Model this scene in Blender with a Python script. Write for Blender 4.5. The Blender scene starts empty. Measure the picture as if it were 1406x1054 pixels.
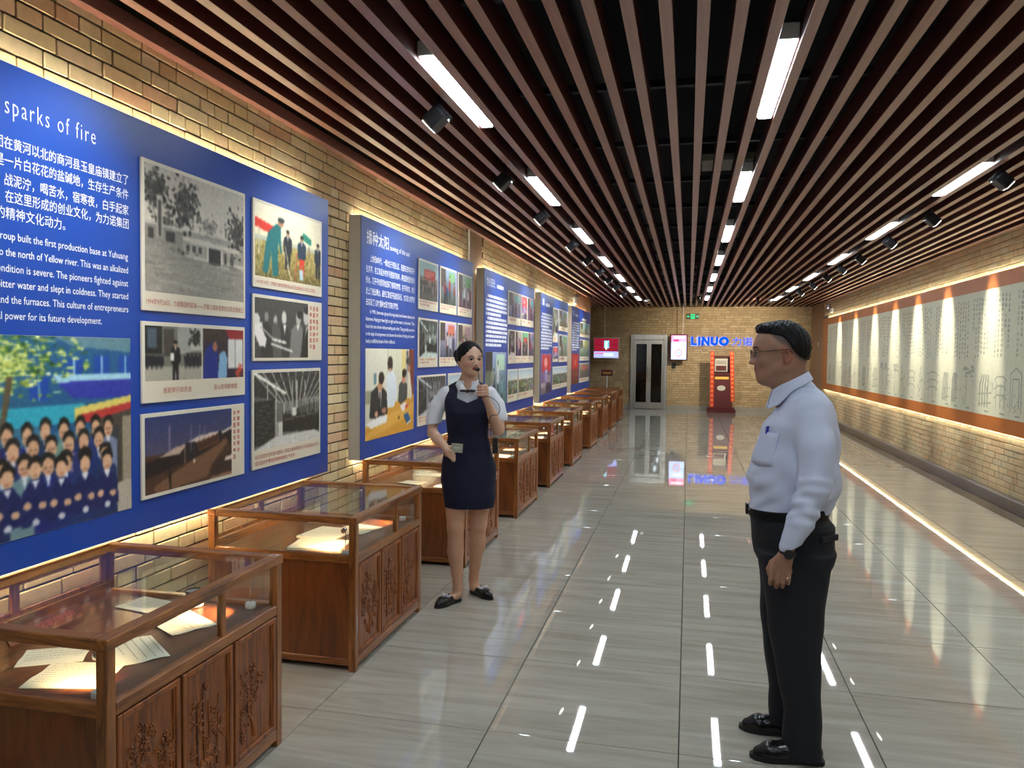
import bpy, bmesh, math, random
import numpy as np
from mathutils import Matrix, Vector
random.seed(7); np.random.seed(7)
SC = bpy.context.scene
COL = SC.collection
PI = math.pi

# ------------------------------------------------------------------ camera
def make_camera():
    f, yaw, pitch, roll, h = 1065.5, 0.2232, -0.0393, 0.0115, 1.6118
    cy, sy, cp, sp = math.cos(yaw), math.sin(yaw), math.cos(pitch), math.sin(pitch)
    fw = Vector((-sy*cp, cy*cp, sp)); r = Vector((cy, sy, 0)); u = r.cross(fw)
    r2 = r*math.cos(roll) + u*math.sin(roll); u2 = -r*math.sin(roll) + u*math.cos(roll)
    cam = bpy.data.cameras.new('camera'); o = bpy.data.objects.new('camera', cam); COL.objects.link(o)
    cam.sensor_width = 36.0; cam.lens = f/1406*36.0; cam.clip_start = 0.05
    m = Matrix((r2, u2, -fw)).transposed().to_4x4(); m.translation = Vector((0, 0, h))
    o.matrix_world = m; SC.camera = o
make_camera()

# ------------------------------------------------------------------ world, exposure, light levels
W = bpy.data.worlds.new('world'); SC.world = W; W.use_nodes = True
W.node_tree.nodes['Background'].inputs[0].default_value = (0.6, 0.65, 0.75, 1)
W.node_tree.nodes['Background'].inputs[1].default_value = 0.05
SC.view_settings.view_transform = 'Standard'; SC.view_settings.look = 'None'
SC.view_settings.gamma = 1.0; SC.view_settings.use_curve_mapping = False
SC.view_settings.exposure = 0.50
try:
    SC.cycles.use_denoising = True
    SC.cycles.max_bounces = 8; SC.cycles.transparent_max_bounces = 24
    SC.cycles.sample_clamp_indirect = 6.0
except Exception: pass
TUBE_EMIT = 40.0        # ceiling lights (emissive diffusers)
LED_EMIT = 58.0          # strips behind the panels
SPOT_LEFT = 34.0        # W, track spots towards the left panels
SPOT_RIGHT = 75.0       # W, track spots towards the long scroll
CASE_W = 7.5            # W, little lamps inside the cases
END_SPOT = 380.0

# ------------------------------------------------------------------ materials
def srgb(r, g=None, b=None):
    if g is None: r, g, b = r
    f = lambda c: c/12.92 if c <= 0.04045 else ((c+0.055)/1.055)**2.4
    return (f(r), f(g), f(b))
def hexc(s): return tuple(int(s[i:i+2], 16)/255 for i in (0, 2, 4))
def H(s): return srgb(hexc(s))

def mat(name, col, rough=0.5, metal=0.0, var=0.06, scale=30.0, spec=0.5, bump=0.0, stretch=(1,1,1), coat=0.0, emit=None, es=0.0, alpha=1.0):
    m = bpy.data.materials.new(name); m.use_nodes = True
    nt = m.node_tree; b = nt.nodes['Principled BSDF']
    b.inputs['Roughness'].default_value = rough; b.inputs['Metallic'].default_value = metal
    b.inputs['Specular IOR Level'].default_value = spec; b.inputs['Coat Weight'].default_value = coat
    tc = nt.nodes.new('ShaderNodeTexCoord'); mp = nt.nodes.new('ShaderNodeMapping'); mp.inputs['Scale'].default_value = stretch
    nz = nt.nodes.new('ShaderNodeTexNoise'); nz.inputs['Scale'].default_value = scale; nz.inputs['Detail'].default_value = 4
    nt.links.new(tc.outputs['Object'], mp.inputs[0]); nt.links.new(mp.outputs[0], nz.inputs[0])
    rp = nt.nodes.new('ShaderNodeValToRGB')
    rp.color_ramp.elements[0].position = 0.3; rp.color_ramp.elements[1].position = 0.7
    rp.color_ramp.elements[0].color = tuple(c*(1-var) for c in col) + (1,)
    rp.color_ramp.elements[1].color = tuple(min(1, c*(1+var)) for c in col) + (1,)
    nt.links.new(nz.outputs[0], rp.inputs[0]); nt.links.new(rp.outputs[0], b.inputs['Base Color'])
    if bump:
        bp = nt.nodes.new('ShaderNodeBump'); bp.inputs['Strength'].default_value = bump; bp.inputs['Distance'].default_value = 0.01
        nt.links.new(nz.outputs[0], bp.inputs['Height']); nt.links.new(bp.outputs[0], b.inputs['Normal'])
    if emit:
        b.inputs['Emission Color'].default_value = tuple(emit)+(1,); b.inputs['Emission Strength'].default_value = es
    return m

def mat_wood(name, dark, light, rough=0.35, scale=3.0, axis='z', coat=0.25):
    m = bpy.data.materials.new(name); m.use_nodes = True
    nt = m.node_tree; b = nt.nodes['Principled BSDF']
    b.inputs['Roughness'].default_value = rough; b.inputs['Coat Weight'].default_value = coat; b.inputs['Coat Roughness'].default_value = 0.12
    tc = nt.nodes.new('ShaderNodeTexCoord'); mp = nt.nodes.new('ShaderNodeMapping')
    s = {'z': (7, 7, 0.7), 'y': (7, 0.7, 7), 'x': (0.7, 7, 7)}[axis]
    mp.inputs['Scale'].default_value = s
    nz = nt.nodes.new('ShaderNodeTexNoise'); nz.inputs['Scale'].default_value = scale; nz.inputs['Detail'].default_value = 8; nz.inputs['Distortion'].default_value = 1.6
    n2 = nt.nodes.new('ShaderNodeTexNoise'); n2.inputs['Scale'].default_value = scale*9; n2.inputs['Detail'].default_value = 5
    ad = nt.nodes.new('ShaderNodeMath'); ad.operation = 'MULTIPLY_ADD'; ad.inputs[1].default_value = 0.35
    nt.links.new(tc.outputs['Object'], mp.inputs[0]); nt.links.new(mp.outputs[0], nz.inputs[0]); nt.links.new(mp.outputs[0], n2.inputs[0])
    nt.links.new(n2.outputs[0], ad.inputs[0]); nt.links.new(nz.outputs[0], ad.inputs[2])
    rp = nt.nodes.new('ShaderNodeValToRGB')
    rp.color_ramp.elements[0].position = 0.48; rp.color_ramp.elements[1].position = 0.86
    rp.color_ramp.elements[0].color = tuple(dark)+(1,); rp.color_ramp.elements[1].color = tuple(light)+(1,)
    e = rp.color_ramp.elements.new(0.66); e.color = tuple((a*0.45+c*0.55) for a, c in zip(dark, light))+(1,)
    nt.links.new(ad.outputs[0], rp.inputs[0]); nt.links.new(rp.outputs[0], b.inputs['Base Color'])
    bp = nt.nodes.new('ShaderNodeBump'); bp.inputs['Strength'].default_value = 0.12; bp.inputs['Distance'].default_value = 0.004
    nt.links.new(n2.outputs[0], bp.inputs['Height']); nt.links.new(bp.outputs[0], b.inputs['Normal'])
    return m

def mat_brick(name, cols, rough=0.75):
    m = bpy.data.materials.new(name); m.use_nodes = True
    nt = m.node_tree; b = nt.nodes['Principled BSDF']; b.inputs['Roughness'].default_value = rough
    oi = nt.nodes.new('ShaderNodeObjectInfo'); gi = nt.nodes.new('ShaderNodeNewGeometry')
    ad = nt.nodes.new('ShaderNodeMath'); ad.operation = 'ADD'; fr = nt.nodes.new('ShaderNodeMath'); fr.operation = 'FRACT'
    nt.links.new(oi.outputs['Random'], ad.inputs[0]); nt.links.new(gi.outputs['Random Per Island'], ad.inputs[1]); nt.links.new(ad.outputs[0], fr.inputs[0])
    rp = nt.nodes.new('ShaderNodeValToRGB'); rp.color_ramp.interpolation = 'LINEAR'
    n = len(cols)
    rp.color_ramp.elements[0].position = 0; rp.color_ramp.elements[0].color = tuple(cols[0])+(1,)
    rp.color_ramp.elements[1].position = 1; rp.color_ramp.elements[1].color = tuple(cols[-1])+(1,)
    for i in range(1, n-1):
        e = rp.color_ramp.elements.new(i/(n-1)); e.color = tuple(cols[i])+(1,)
    nt.links.new(fr.outputs[0], rp.inputs[0])
    nz = nt.nodes.new('ShaderNodeTexNoise'); nz.inputs['Scale'].default_value = 25; nz.inputs['Detail'].default_value = 6
    nt.links.new(gi.outputs['Position'], nz.inputs[0])
    mr = nt.nodes.new('ShaderNodeMapRange'); mr.inputs[3].default_value = 0.78; mr.inputs[4].default_value = 1.2
    nt.links.new(nz.outputs[0], mr.inputs[0])
    mx = nt.nodes.new('ShaderNodeVectorMath'); mx.operation = 'SCALE'
    nt.links.new(rp.outputs[0], mx.inputs[0]); nt.links.new(mr.outputs[0], mx.inputs['Scale']); nt.links.new(mx.outputs[0], b.inputs['Base Color'])
    bp = nt.nodes.new('ShaderNodeBump'); bp.inputs['Strength'].default_value = 0.35; bp.inputs['Distance'].default_value = 0.003
    nt.links.new(nz.outputs[0], bp.inputs['Height']); nt.links.new(bp.outputs[0], b.inputs['Normal'])
    return m

def mat_vcol(name, rough=0.45, spec=0.4, emit=0.0):
    m = bpy.data.materials.new(name); m.use_nodes = True
    nt = m.node_tree; b = nt.nodes['Principled BSDF']; b.inputs['Roughness'].default_value = rough; b.inputs['Specular IOR Level'].default_value = spec
    a = nt.nodes.new('ShaderNodeVertexColor'); a.layer_name = 'Col'
    nt.links.new(a.outputs[0], b.inputs['Base Color'])
    if emit:
        nt.links.new(a.outputs[0], b.inputs['Emission Color']); b.inputs['Emission Strength'].default_value = emit
    return m

def mat_glass(name, tint=(0.96, 0.98, 0.97), ior=1.45, rough=0.01):
    m = bpy.data.materials.new(name); m.use_nodes = True
    nt = m.node_tree; nt.nodes.remove(nt.nodes['Principled BSDF']); out = nt.nodes['Material Output']
    t = nt.nodes.new('ShaderNodeBsdfTransparent'); t.inputs[0].default_value = tuple(tint)+(1,)
    g = nt.nodes.new('ShaderNodeBsdfGlossy'); g.inputs['Roughness'].default_value = rough
    lw = nt.nodes.new('ShaderNodeLayerWeight'); lw.inputs[0].default_value = 0.5      # facing term, same from both sides of a pane
    pw = nt.nodes.new('ShaderNodeMath'); pw.operation = 'POWER'; pw.inputs[1].default_value = 5.0; nt.links.new(lw.outputs['Facing'], pw.inputs[0])
    f = nt.nodes.new('ShaderNodeMath'); f.operation = 'MULTIPLY_ADD'; f.inputs[1].default_value = 0.62; f.inputs[2].default_value = 0.045; f.use_clamp = True; nt.links.new(pw.outputs[0], f.inputs[0])
    x = nt.nodes.new('ShaderNodeMixShader')
    nt.links.new(f.outputs[0], x.inputs[0]); nt.links.new(t.outputs[0], x.inputs[1]); nt.links.new(g.outputs[0], x.inputs[2]); nt.links.new(x.outputs[0], out.inputs[0])
    return m

def mat_emit(name, col, s):
    m = bpy.data.materials.new(name); m.use_nodes = True
    nt = m.node_tree; nt.nodes.remove(nt.nodes['Principled BSDF']); out = nt.nodes['Material Output']
    e = nt.nodes.new('ShaderNodeEmission'); e.inputs[0].default_value = tuple(col)+(1,); e.inputs[1].default_value = s
    nt.links.new(e.outputs[0], out.inputs[0]); return m

def mat_floor():
    m = bpy.data.materials.new('polished_tile'); m.use_nodes = True
    nt = m.node_tree; b = nt.nodes['Principled BSDF']
    b.inputs['Roughness'].default_value = 0.022; b.inputs['IOR'].default_value = 1.55; b.inputs['Specular IOR Level'].default_value = 0.85
    gi = nt.nodes.new('ShaderNodeNewGeometry'); oi = nt.nodes.new('ShaderNodeObjectInfo')
    mp = nt.nodes.new('ShaderNodeMapping'); mp.inputs['Scale'].default_value = (0.8, 8, 1)
    cb = nt.nodes.new('ShaderNodeCombineXYZ'); mu = nt.nodes.new('ShaderNodeMath'); mu.operation = 'MULTIPLY'; mu.inputs[1].default_value = 37.0
    nt.links.new(oi.outputs['Random'], mu.inputs[0]); nt.links.new(mu.outputs[0], cb.inputs[0]); nt.links.new(mu.outputs[0], cb.inputs[1]); nt.links.new(mu.outputs[0], cb.inputs[2])
    va = nt.nodes.new('ShaderNodeVectorMath'); va.operation = 'ADD'
    nt.links.new(gi.outputs['Position'], va.inputs[0]); nt.links.new(cb.outputs[0], va.inputs[1]); nt.links.new(va.outputs[0], mp.inputs[0])
    nz = nt.nodes.new('ShaderNodeTexNoise'); nz.inputs['Scale'].default_value = 1.6; nz.inputs['Detail'].default_value = 8; nz.inputs['Distortion'].default_value = 0.7; nz.inputs['Roughness'].default_value = 0.62
    nt.links.new(mp.outputs[0], nz.inputs[0])
    rp = nt.nodes.new('ShaderNodeValToRGB')
    rp.color_ramp.elements[0].position = 0.3; rp.color_ramp.elements[0].color = H('a0988b')+(1,)
    rp.color_ramp.elements[1].position = 0.72; rp.color_ramp.elements[1].color = H('bdb8ad')+(1,)
    e = rp.color_ramp.elements.new(0.5); e.color = H('b0a99d')+(1,)
    nt.links.new(nz.outputs[0], rp.inputs[0]); nt.links.new(rp.outputs[0], b.inputs['Base Color'])
    return m

M = {}
M['brick_left'] = mat_brick('yellow_brick', [H('d0b688'), H('d8c096'), H('c8ac7e'), H('dccaa2'), H('cca67e'), H('d4ba8c'), H('d2c09c'), H('cc9f7c'), H('d6c298')])
M['brick_right'] = mat_brick('pale_brick', [H('b59c78'), H('c2aa84'), H('b3946f'), H('c6b18c'), H('bb9a74'), H('bda880'), H('b7a888'), H('bf9f7c')])
M['brick_back'] = mat_brick('brown_brick', [H('ad9878'), H('bda884'), H('a38c6a'), H('c1ad88'), H('b49974'), H('a99574'), H('b8a27c')])
M['mortar'] = mat('mortar', H('4b4334'), 0.9, var=0.2)
M['mortar_light'] = mat('mortar_light', H('85765c'), 0.9, var=0.15)
M['tile'] = mat_floor()
M['grout'] = mat('grout', H('2e2a26'), 0.8)
M['granite'] = mat('brown_granite', H('6e6353'), 0.12, var=0.35, scale=220)
M['skirting'] = mat('steel_skirting', H('a5a197'), 0.3, metal=0.35, var=0.05, scale=4)
M['skirting_dark'] = mat('grey_skirting', H('77716e'), 0.3, metal=0.55, var=0.06, scale=4)
M['slat'] = mat('slat_aluminium_wood', H('9b7266'), 0.34, metal=0.0, var=0.12, scale=6, stretch=(8, 0.4, 8), spec=0.6)
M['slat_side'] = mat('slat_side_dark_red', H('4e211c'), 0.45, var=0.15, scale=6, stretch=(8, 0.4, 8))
M['slat_trim'] = mat('trim_pink_brown', H('8c5a50'), 0.4, var=0.08)
M['plenum'] = mat('plenum_black', H('14141a'), 0.9, var=0.2, scale=3)
M['duct'] = mat('duct_dark', H('26262e'), 0.6, var=0.3, scale=5)
M['pillar'] = mat('pillar_tan', H('b07a4c'), 0.5, var=0.08, scale=5)
M['pillar2'] = mat('pillar_pink_tan', H('ab8a6c'), 0.55, var=0.06, scale=5)
M['blue'] = mat('panel_blue', H('033d9c'), 0.32, var=0.02, spec=0.45)
M['panel_side'] = mat('panel_edge_grey', H('c4bfb2'), 0.55, var=0.03)
M['photo_edge'] = mat('photo_board', H('d9d3c3'), 0.5, var=0.02)
M['print'] = mat_vcol('photo_print', 0.4)
M['text_white'] = mat('text_white', H('e9eef8'), 0.5, var=0.01)
M['text_red'] = mat('text_red', H('b0524a'), 0.6, var=0.02)
M['wood'] = mat_wood('rosewood', H('5b2f17'), H('a5672f'), 0.33)
M['wood_y'] = mat_wood('rosewood_rail', H('5f3218'), H('a96a33'), 0.3, axis='y')
M['wood_x'] = mat_wood('rosewood_rail_cross', H('5f3218'), H('a96a33'), 0.3, axis='x')
M['wood_panel'] = mat_wood('rosewood_panel', H('4e2511'), H('80451c'), 0.36, scale=1.6)
M['wood_carved'] = mat_wood('rosewood_carved', H('54270f'), H('a35b22'), 0.42, scale=3, coat=0.08)
M['wood_deck'] = mat_wood('rosewood_deck', H('42200f'), H('6e3c1e'), 0.3, axis='y')
M['glass'] = mat_glass('clear_glass')
M['paper'] = mat('aged_paper', H('ece5cf'), 0.8, var=0.04, scale=12)
M['ink'] = mat('ink', H('4a4644'), 0.9, var=0.02)
M['white_plastic'] = mat('white_plastic', H('d8d8d4'), 0.35, var=0.02)
M['chrome'] = mat('chrome', H('c9c9c9'), 0.15, metal=1.0, var=0.02)
M['steel'] = mat('brushed_steel', H('b9b7b0'), 0.3, metal=0.85, var=0.08, scale=3, stretch=(6, 6, 0.4))
M['dark_glass'] = mat('dark_glass', H('0b0d0e'), 0.05, var=0.3, scale=2, spec=0.7)
M['black'] = mat('black_plastic', H('16161a'), 0.4, var=0.1)
M['black_metal'] = mat('black_metal', H('1c1b1e'), 0.3, metal=0.4, var=0.1)
M['tube'] = mat_emit('tube_light', (0.80, 0.93, 1.0), TUBE_EMIT)
M['spot_lens'] = mat_emit('spot_lens', (1.0, 0.94, 0.82), 14.0)
M['led'] = mat_emit('led_strip', (1.0, 0.92, 0.66), LED_EMIT)
M['led_r'] = mat_emit('led_strip_right', (1.0, 0.93, 0.68), LED_EMIT*0.7)
M['orange'] = mat('scroll_border', H('b9692c'), 0.42, var=0.05, scale=6)
M['maroon'] = mat('maroon_paint', H('561a1c'), 0.35, var=0.1)
M['red'] = mat('red_paper', H('d0351f'), 0.5, var=0.06)
M['gold'] = mat('gold_print', H('f0c050'), 0.5, var=0.05)
M['logo_blue'] = mat_emit('logo_blue', srgb(0.03, 0.30, 0.92), 1.3)
M['logo_halo'] = mat_emit('logo_halo', srgb(0.75, 0.72, 0.95), 1.0)

# ------------------------------------------------------------------ object helpers
def tag(o, label=None, cat=None, group=None, kind=None):
    if label: o['label'] = label
    if cat: o['category'] = cat
    if group: o['group'] = group
    if kind: o['kind'] = kind
    return o
def empty(name, loc, label=None, cat=None, group=None, rz=0.0):
    o = bpy.data.objects.new(name, None); COL.objects.link(o); o.location = loc; o.rotation_euler[2] = rz
    o.empty_display_size = 0.1
    return tag(o, label, cat, group)
def link(name, me, m=None, parent=None):
    o = bpy.data.objects.new(name, me); COL.objects.link(o)
    if m is not None and len(me.materials) == 0: me.materials.append(m)
    if parent is not None: o.parent = parent
    return o
def smooth(me, ang=40):
    me.polygons.foreach_set('use_smooth', [True]*len(me.polygons))
    try: me.set_sharp_from_angle(angle=math.radians(ang))
    except Exception: pass
def copy_tree(o, parent=None):
    c = o.copy(); COL.objects.link(c)
    if parent is not None: c.parent = parent
    for ch in list(o.children): copy_tree(ch, c)
    return c

def each(name, m, parent, boxes, bev=0.003):
    return [MB().box(*b, bev).build(name, m, parent) for b in boxes]
def pieces(name, m, parent, mb, sm=False, kind='stuff'):
    o = mb.build(name, m, parent, sm); o['kind'] = kind; return o
class MB:
    def __init__(s): s.bm = bmesh.new()
    def box(s, x0, x1, y0, y1, z0, z1, bev=0.0, mtx=None, seg=1):
        r = bmesh.ops.create_cube(s.bm, size=1.0)['verts']
        bmesh.ops.transform(s.bm, matrix=Matrix.Translation(((x0+x1)/2, (y0+y1)/2, (z0+z1)/2)) @ Matrix.Diagonal((x1-x0, y1-y0, z1-z0, 1)), verts=r)
        if bev:
            es = list({e for v in r for e in v.link_edges})
            g = bmesh.ops.bevel(s.bm, geom=es, offset=bev, segments=seg, profile=0.5, affect='EDGES')
            r = list({v for f in g['faces'] for v in f.verts} | {v for v in r if v.is_valid})
        if mtx is not None: bmesh.ops.transform(s.bm, matrix=mtx, verts=r)
        return s
    def tube(s, pts, rad, n=8, cap=True):
        pts = [Vector(p) for p in pts]; rads = rad if isinstance(rad, (list, tuple)) else [rad]*len(pts)
        rings = []; prev = None
        for i, p in enumerate(pts):
            d = (pts[min(i+1, len(pts)-1)] - pts[max(i-1, 0)]).normalized()
            if prev is None:
                a = Vector((0, 0, 1)) if abs(d.z) < 0.9 else Vector((1, 0, 0))
                u = d.cross(a).normalized()
            else: u = (prev - d*prev.dot(d)).normalized()
            prev = u; v = d.cross(u)
            rings.append([s.bm.verts.new(p + (u*math.cos(t*2*PI/n) + v*math.sin(t*2*PI/n))*rads[i]) for t in range(n)])
        for a, b in zip(rings, rings[1:]):
            for t in range(n): s.bm.faces.new((a[t], a[(t+1) % n], b[(t+1) % n], b[t]))
        if cap:
            s.bm.faces.new(rings[0][::-1]); s.bm.faces.new(rings[-1])
        return s
    def lathe(s, prof, c=(0, 0, 0), n=20, cap=True):
        c = Vector(c); rings = []
        for r, z in prof:
            rings.append([s.bm.verts.new(c + Vector((max(r, 1e-4)*math.cos(t*2*PI/n), max(r, 1e-4)*math.sin(t*2*PI/n), z))) for t in range(n)])
        for a, b in zip(rings, rings[1:]):
            for t in range(n): s.bm.faces.new((a[t], a[(t+1) % n], b[(t+1) % n], b[t]))
        if cap: s.bm.faces.new(rings[0][::-1]); s.bm.faces.new(rings[-1])
        return s
    def ell(s, c, r, sub=1, mtx=None):
        v = bmesh.ops.create_icosphere(s.bm, subdivisions=sub, radius=1.0)['verts']
        m = Matrix.Translation(c) @ (mtx if mtx is not None else Matrix.Identity(4)) @ Matrix.Diagonal((r[0], r[1], r[2], 1))
        bmesh.ops.transform(s.bm, matrix=m, verts=v); return s
    def poly(s, pts):
        s.bm.faces.new([s.bm.verts.new(p) for p in pts]); return s
    def mesh(s, name, sm=False, ang=40):
        me = bpy.data.meshes.new(name); bmesh.ops.recalc_face_normals(s.bm, faces=s.bm.faces[:]); s.bm.to_mesh(me); s.bm.free()
        if sm: smooth(me, ang)
        return me
    def build(s, name, m, parent=None, sm=False, loc=None, ang=40):
        o = link(name, s.mesh(name, sm, ang), m, parent)
        if loc is not None: o.location = loc
        return o

# ---- text baked to a mesh.  frame: 3x3 columns (text right, text up, normal)
PX = Matrix(((0, 0, 1), (1, 0, 0), (0, 1, 0)))       # faces +X, reads towards +Y
MX = Matrix(((0, 0, -1), (-1, 0, 0), (0, 1, 0)))     # faces -X
MY = Matrix(((1, 0, 0), (0, 0, -1), (0, 1, 0)))      # faces -Y
UPZ = Matrix(((1, 0, 0), (0, 1, 0), (0, 0, 1)))
def text_mesh(items, frame, name='text', depth=0.0, bold=0.0, space=1.0):
    """items: (string, right, up, out, height, width or None, align, shear) -> one mesh"""
    V, F = [], []
    for it in items:
        st, r, u, o_, hgt, wid, al, sh = it
        cu = bpy.data.curves.new('t', 'FONT'); cu.body = st; cu.size = 1.0; cu.resolution_u = 2; cu.shear = sh
        if depth: cu.extrude = depth/2
        cu.offset = bold; cu.space_character = space
        ob = bpy.data.objects.new('t', cu); COL.objects.link(ob)
        dg = bpy.context.evaluated_depsgraph_get(); me = bpy.data.meshes.new_from_object(ob.evaluated_get(dg))
        n = len(me.vertices)
        if n:
            co = np.empty(n*3); me.vertices.foreach_get('co', co); co = co.reshape(-1, 3)
            co[:, 0] -= co[:, 0].min(); w = co[:, 0].max()
            sy = hgt; sx = hgt if wid is None else wid/max(w, 1e-6)
            co[:, 0] *= sx; co[:, 1] *= sy
            if al == 'c': co[:, 0] -= w*sx/2
            if al == 'r': co[:, 0] -= w*sx
            co[:, 0] += r; co[:, 1] += u; co[:, 2] += o_
            base = len(V)
            fr = np.array(frame); V.extend((co @ fr.T).tolist())
            F.extend([tuple(base+i for i in p.vertices) for p in me.polygons])
        bpy.data.meshes.remove(me); bpy.data.objects.remove(ob); bpy.data.curves.remove(cu)
    me = bpy.data.meshes.new(name); me.from_pydata(V, [], F); me.update(); return me

# ---- raster prints: numpy picture -> grid mesh with a colour attribute
class Pic:
    def __init__(s, w, h, base=(0.5, 0.5, 0.5), seed=0):
        s.w, s.h = w, h; s.a = np.ones((h, w, 3))*np.array(base); s.r = np.random.RandomState(seed)
        s.Y, s.X = np.mgrid[0:h, 0:w]; s.X = (s.X+0.5)/w; s.Y = (s.Y+0.5)/h      # Y down from the top
    def rect(s, x0, y0, x1, y1, c, al=1.0):
        m = (s.X >= x0) & (s.X <= x1) & (s.Y >= y0) & (s.Y <= y1); s.a[m] = s.a[m]*(1-al) + np.array(c)*al; return s
    def ell(s, x, y, rx, ry, c, al=1.0):
        m = ((s.X-x)/rx)**2 + ((s.Y-y)/ry)**2 <= 1; s.a[m] = s.a[m]*(1-al) + np.array(c)*al; return s
    def poly(s, pts, c, al=1.0):
        m = np.zeros(s.X.shape, bool); n = len(pts)
        for i in range(n):
            (x0, y0), (x1, y1) = pts[i], pts[(i+1) % n]
            cond = (y0 > s.Y) != (y1 > s.Y)
            with np.errstate(divide='ignore', invalid='ignore'):
                xi = (x1-x0)*(s.Y-y0)/((y1-y0) if y1 != y0 else 1e-9)+x0
            m ^= cond & (s.X < xi)
        s.a[m] = s.a[m]*(1-al) + np.array(c)*al; return s
    def line(s, x0, y0, x1, y1, t, c):
        dx, dy = x1-x0, y1-y0; L = math.hypot(dx, dy) or 1e-6; nx, ny = -dy/L*t/2, dx/L*t/2
        return s.poly([(x0+nx, y0+ny), (x1+nx, y1+ny), (x1-nx, y1-ny), (x0-nx, y0-ny)], c)
    def grad(s, y0, y1, c0, c1):
        m = (s.Y >= y0) & (s.Y <= y1); t = ((s.Y-y0)/(y1-y0))[..., None]
        g = np.array(c0)*(1-t)+np.array(c1)*t; s.a[m] = g[m]; return s
    def noise(s, amt, x0=0, y0=0, x1=1, y1=1, cell=1, mono=True):
        hh, ww = s.h//cell+2, s.w//cell+2
        n = s.r.randn(hh, ww, 1 if mono else 3)*amt; n = np.repeat(np.repeat(n, cell, 0), cell, 1)[:s.h, :s.w]
        m = (s.X >= x0) & (s.X <= x1) & (s.Y >= y0) & (s.Y <= y1); s.a[m] += (np.ones((s.h, s.w, 3))*n)[m]; return s
    def blob(s, x, y, rx, ry, c, n=60, var=0.12, sz=0.25):
        for _ in range(int(n*1.6)):
            t = s.r.rand()*2*PI; q = min(abs(s.r.randn())*.55, 1.25); k = s.r.randn()*var
            s.ell(x+rx*q*math.cos(t), y+ry*q*math.sin(t), rx*sz*s.r.uniform(.25, .8), ry*sz*s.r.uniform(.25, .7), np.clip(np.array(c)+k, 0, 1))
        return s
    def person(s, x, y, h, coat, skin=(0.72, 0.55, 0.42), legs=(0.1, 0.1, 0.14), asp=1.0, hair=(0.06, 0.05, 0.05)):
        """x centre, y feet, h height; asp = picture width/height"""
        w = h/asp
        s.poly([(x-w*.09, y-h*.48), (x+w*.09, y-h*.48), (x+w*.08, y), (x+w*.02, y), (x, y-h*.4), (x-w*.03, y), (x-w*.09, y)], legs)
        s.poly([(x-w*.06, y-h*.84), (x+w*.06, y-h*.84), (x+w*.14, y-h*.78), (x+w*.15, y-h*.46), (x+w*.1, y-h*.42), (x-w*.1, y-h*.42), (x-w*.15, y-h*.46), (x-w*.14, y-h*.78)], coat)
        s.poly([(x-w*.03, y-h*.84), (x+w*.03, y-h*.84), (x, y-h*.72)], (0.85, 0.85, 0.85))
        s.ell(x, y-h*.915, w*.055, h*.07, skin); s.ell(x, y-h*.955, w*.06, h*.045, hair); return s
    def marks(s, x0, y0, x1, y1, rows, c, cw=None, fill=0.75, vert=False):
        """rows of little glyph-like marks: a print too small to read"""
        if not vert:
            rh = (y1-y0)/rows; cw = cw or rh*0.9*s.h/s.w
            for i in range(rows):
                x = x0; e = x1 if i < rows-1 else x0+(x1-x0)*0.6
                while x < e:
                    if s.r.rand() < 0.93: s.rect(x, y0+i*rh, x+cw*fill*s.r.uniform(.7, 1.05), y0+i*rh+rh*0.6, c, s.r.uniform(.55, 1))
                    x += cw
        else:
            rw = (x1-x0)/rows; ch = cw or rw*0.9*s.w/s.h
            for i in range(rows):
                y = y0; e = y1 if i else y0+(y1-y0)*0.85
                while y < e:
                    s.rect(x0+(rows-1-i)*rw, y, x0+(rows-1-i)*rw+rw*0.6, y+ch*fill*s.r.uniform(.7, 1), c, s.r.uniform(.5, 1)); y += ch
        return s
    def blur(s, n=1):
        for _ in range(n):
            p = np.pad(s.a, ((1, 1), (1, 1), (0, 0)), 'edge'); s.a = (p[:-2, 1:-1]+p[2:, 1:-1]+p[1:-1, :-2]+p[1:-1, 2:]+2*s.a)/6
        return s
    def grey(s, tint=(1, 0.97, 0.9)):
        g = s.a.mean(2, keepdims=True); s.a = g*np.array(tint); return s
    def mesh(s, name, W_, H_, frame, out=0.0):
        """grid centred on 0, facing frame normal"""
        w, h = s.w, s.h
        a = np.clip(s.a, 0, 1)[::-1]
        lin = np.where(a <= 0.04045, a/12.92, ((a+0.055)/1.055)**2.4)
        xs = (np.arange(w+1)/w-0.5)*W_; ys = (np.arange(h+1)/h-0.5)*H_
        gx, gy = np.meshgrid(xs, ys); co = np.stack([gx.ravel(), gy.ravel(), np.full(gx.size, out)], 1) @ np.array(frame).T
        i = np.arange(w*h); r, c = i//w, i % w; v0 = r*(w+1)+c
        fc = np.stack([v0, v0+1, v0+w+2, v0+w+1], 1)
        me = bpy.data.meshes.new(name); me.vertices.add(len(co)); me.vertices.foreach_set('co', co.ravel())
        me.loops.add(4*w*h); me.loops.foreach_set('vertex_index', fc.ravel().astype(np.int32))
        me.polygons.add(w*h); me.polygons.foreach_set('loop_start', np.arange(w*h, dtype=np.int32)*4)
        try: me.polygons.foreach_set('loop_total', np.full(w*h, 4, np.int32))
        except Exception: pass
        me.update(calc_edges=True)
        at = me.color_attributes.new('Col', 'FLOAT_COLOR', 'CORNER')
        cc = np.ones((w*h, 4, 4), np.float32); cc[:, :, :3] = lin.reshape(-1, 1, 3); at.data.foreach_set('color', cc.ravel())
        return me
# ================================================================== THE SETTING
XL, XR, YE, ZC = -2.48, 3.42, 23.54, 3.03
YB = -3.4           # wall behind the camera
TX0, TY0, TS = -0.808, 3.156, 0.8

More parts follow.
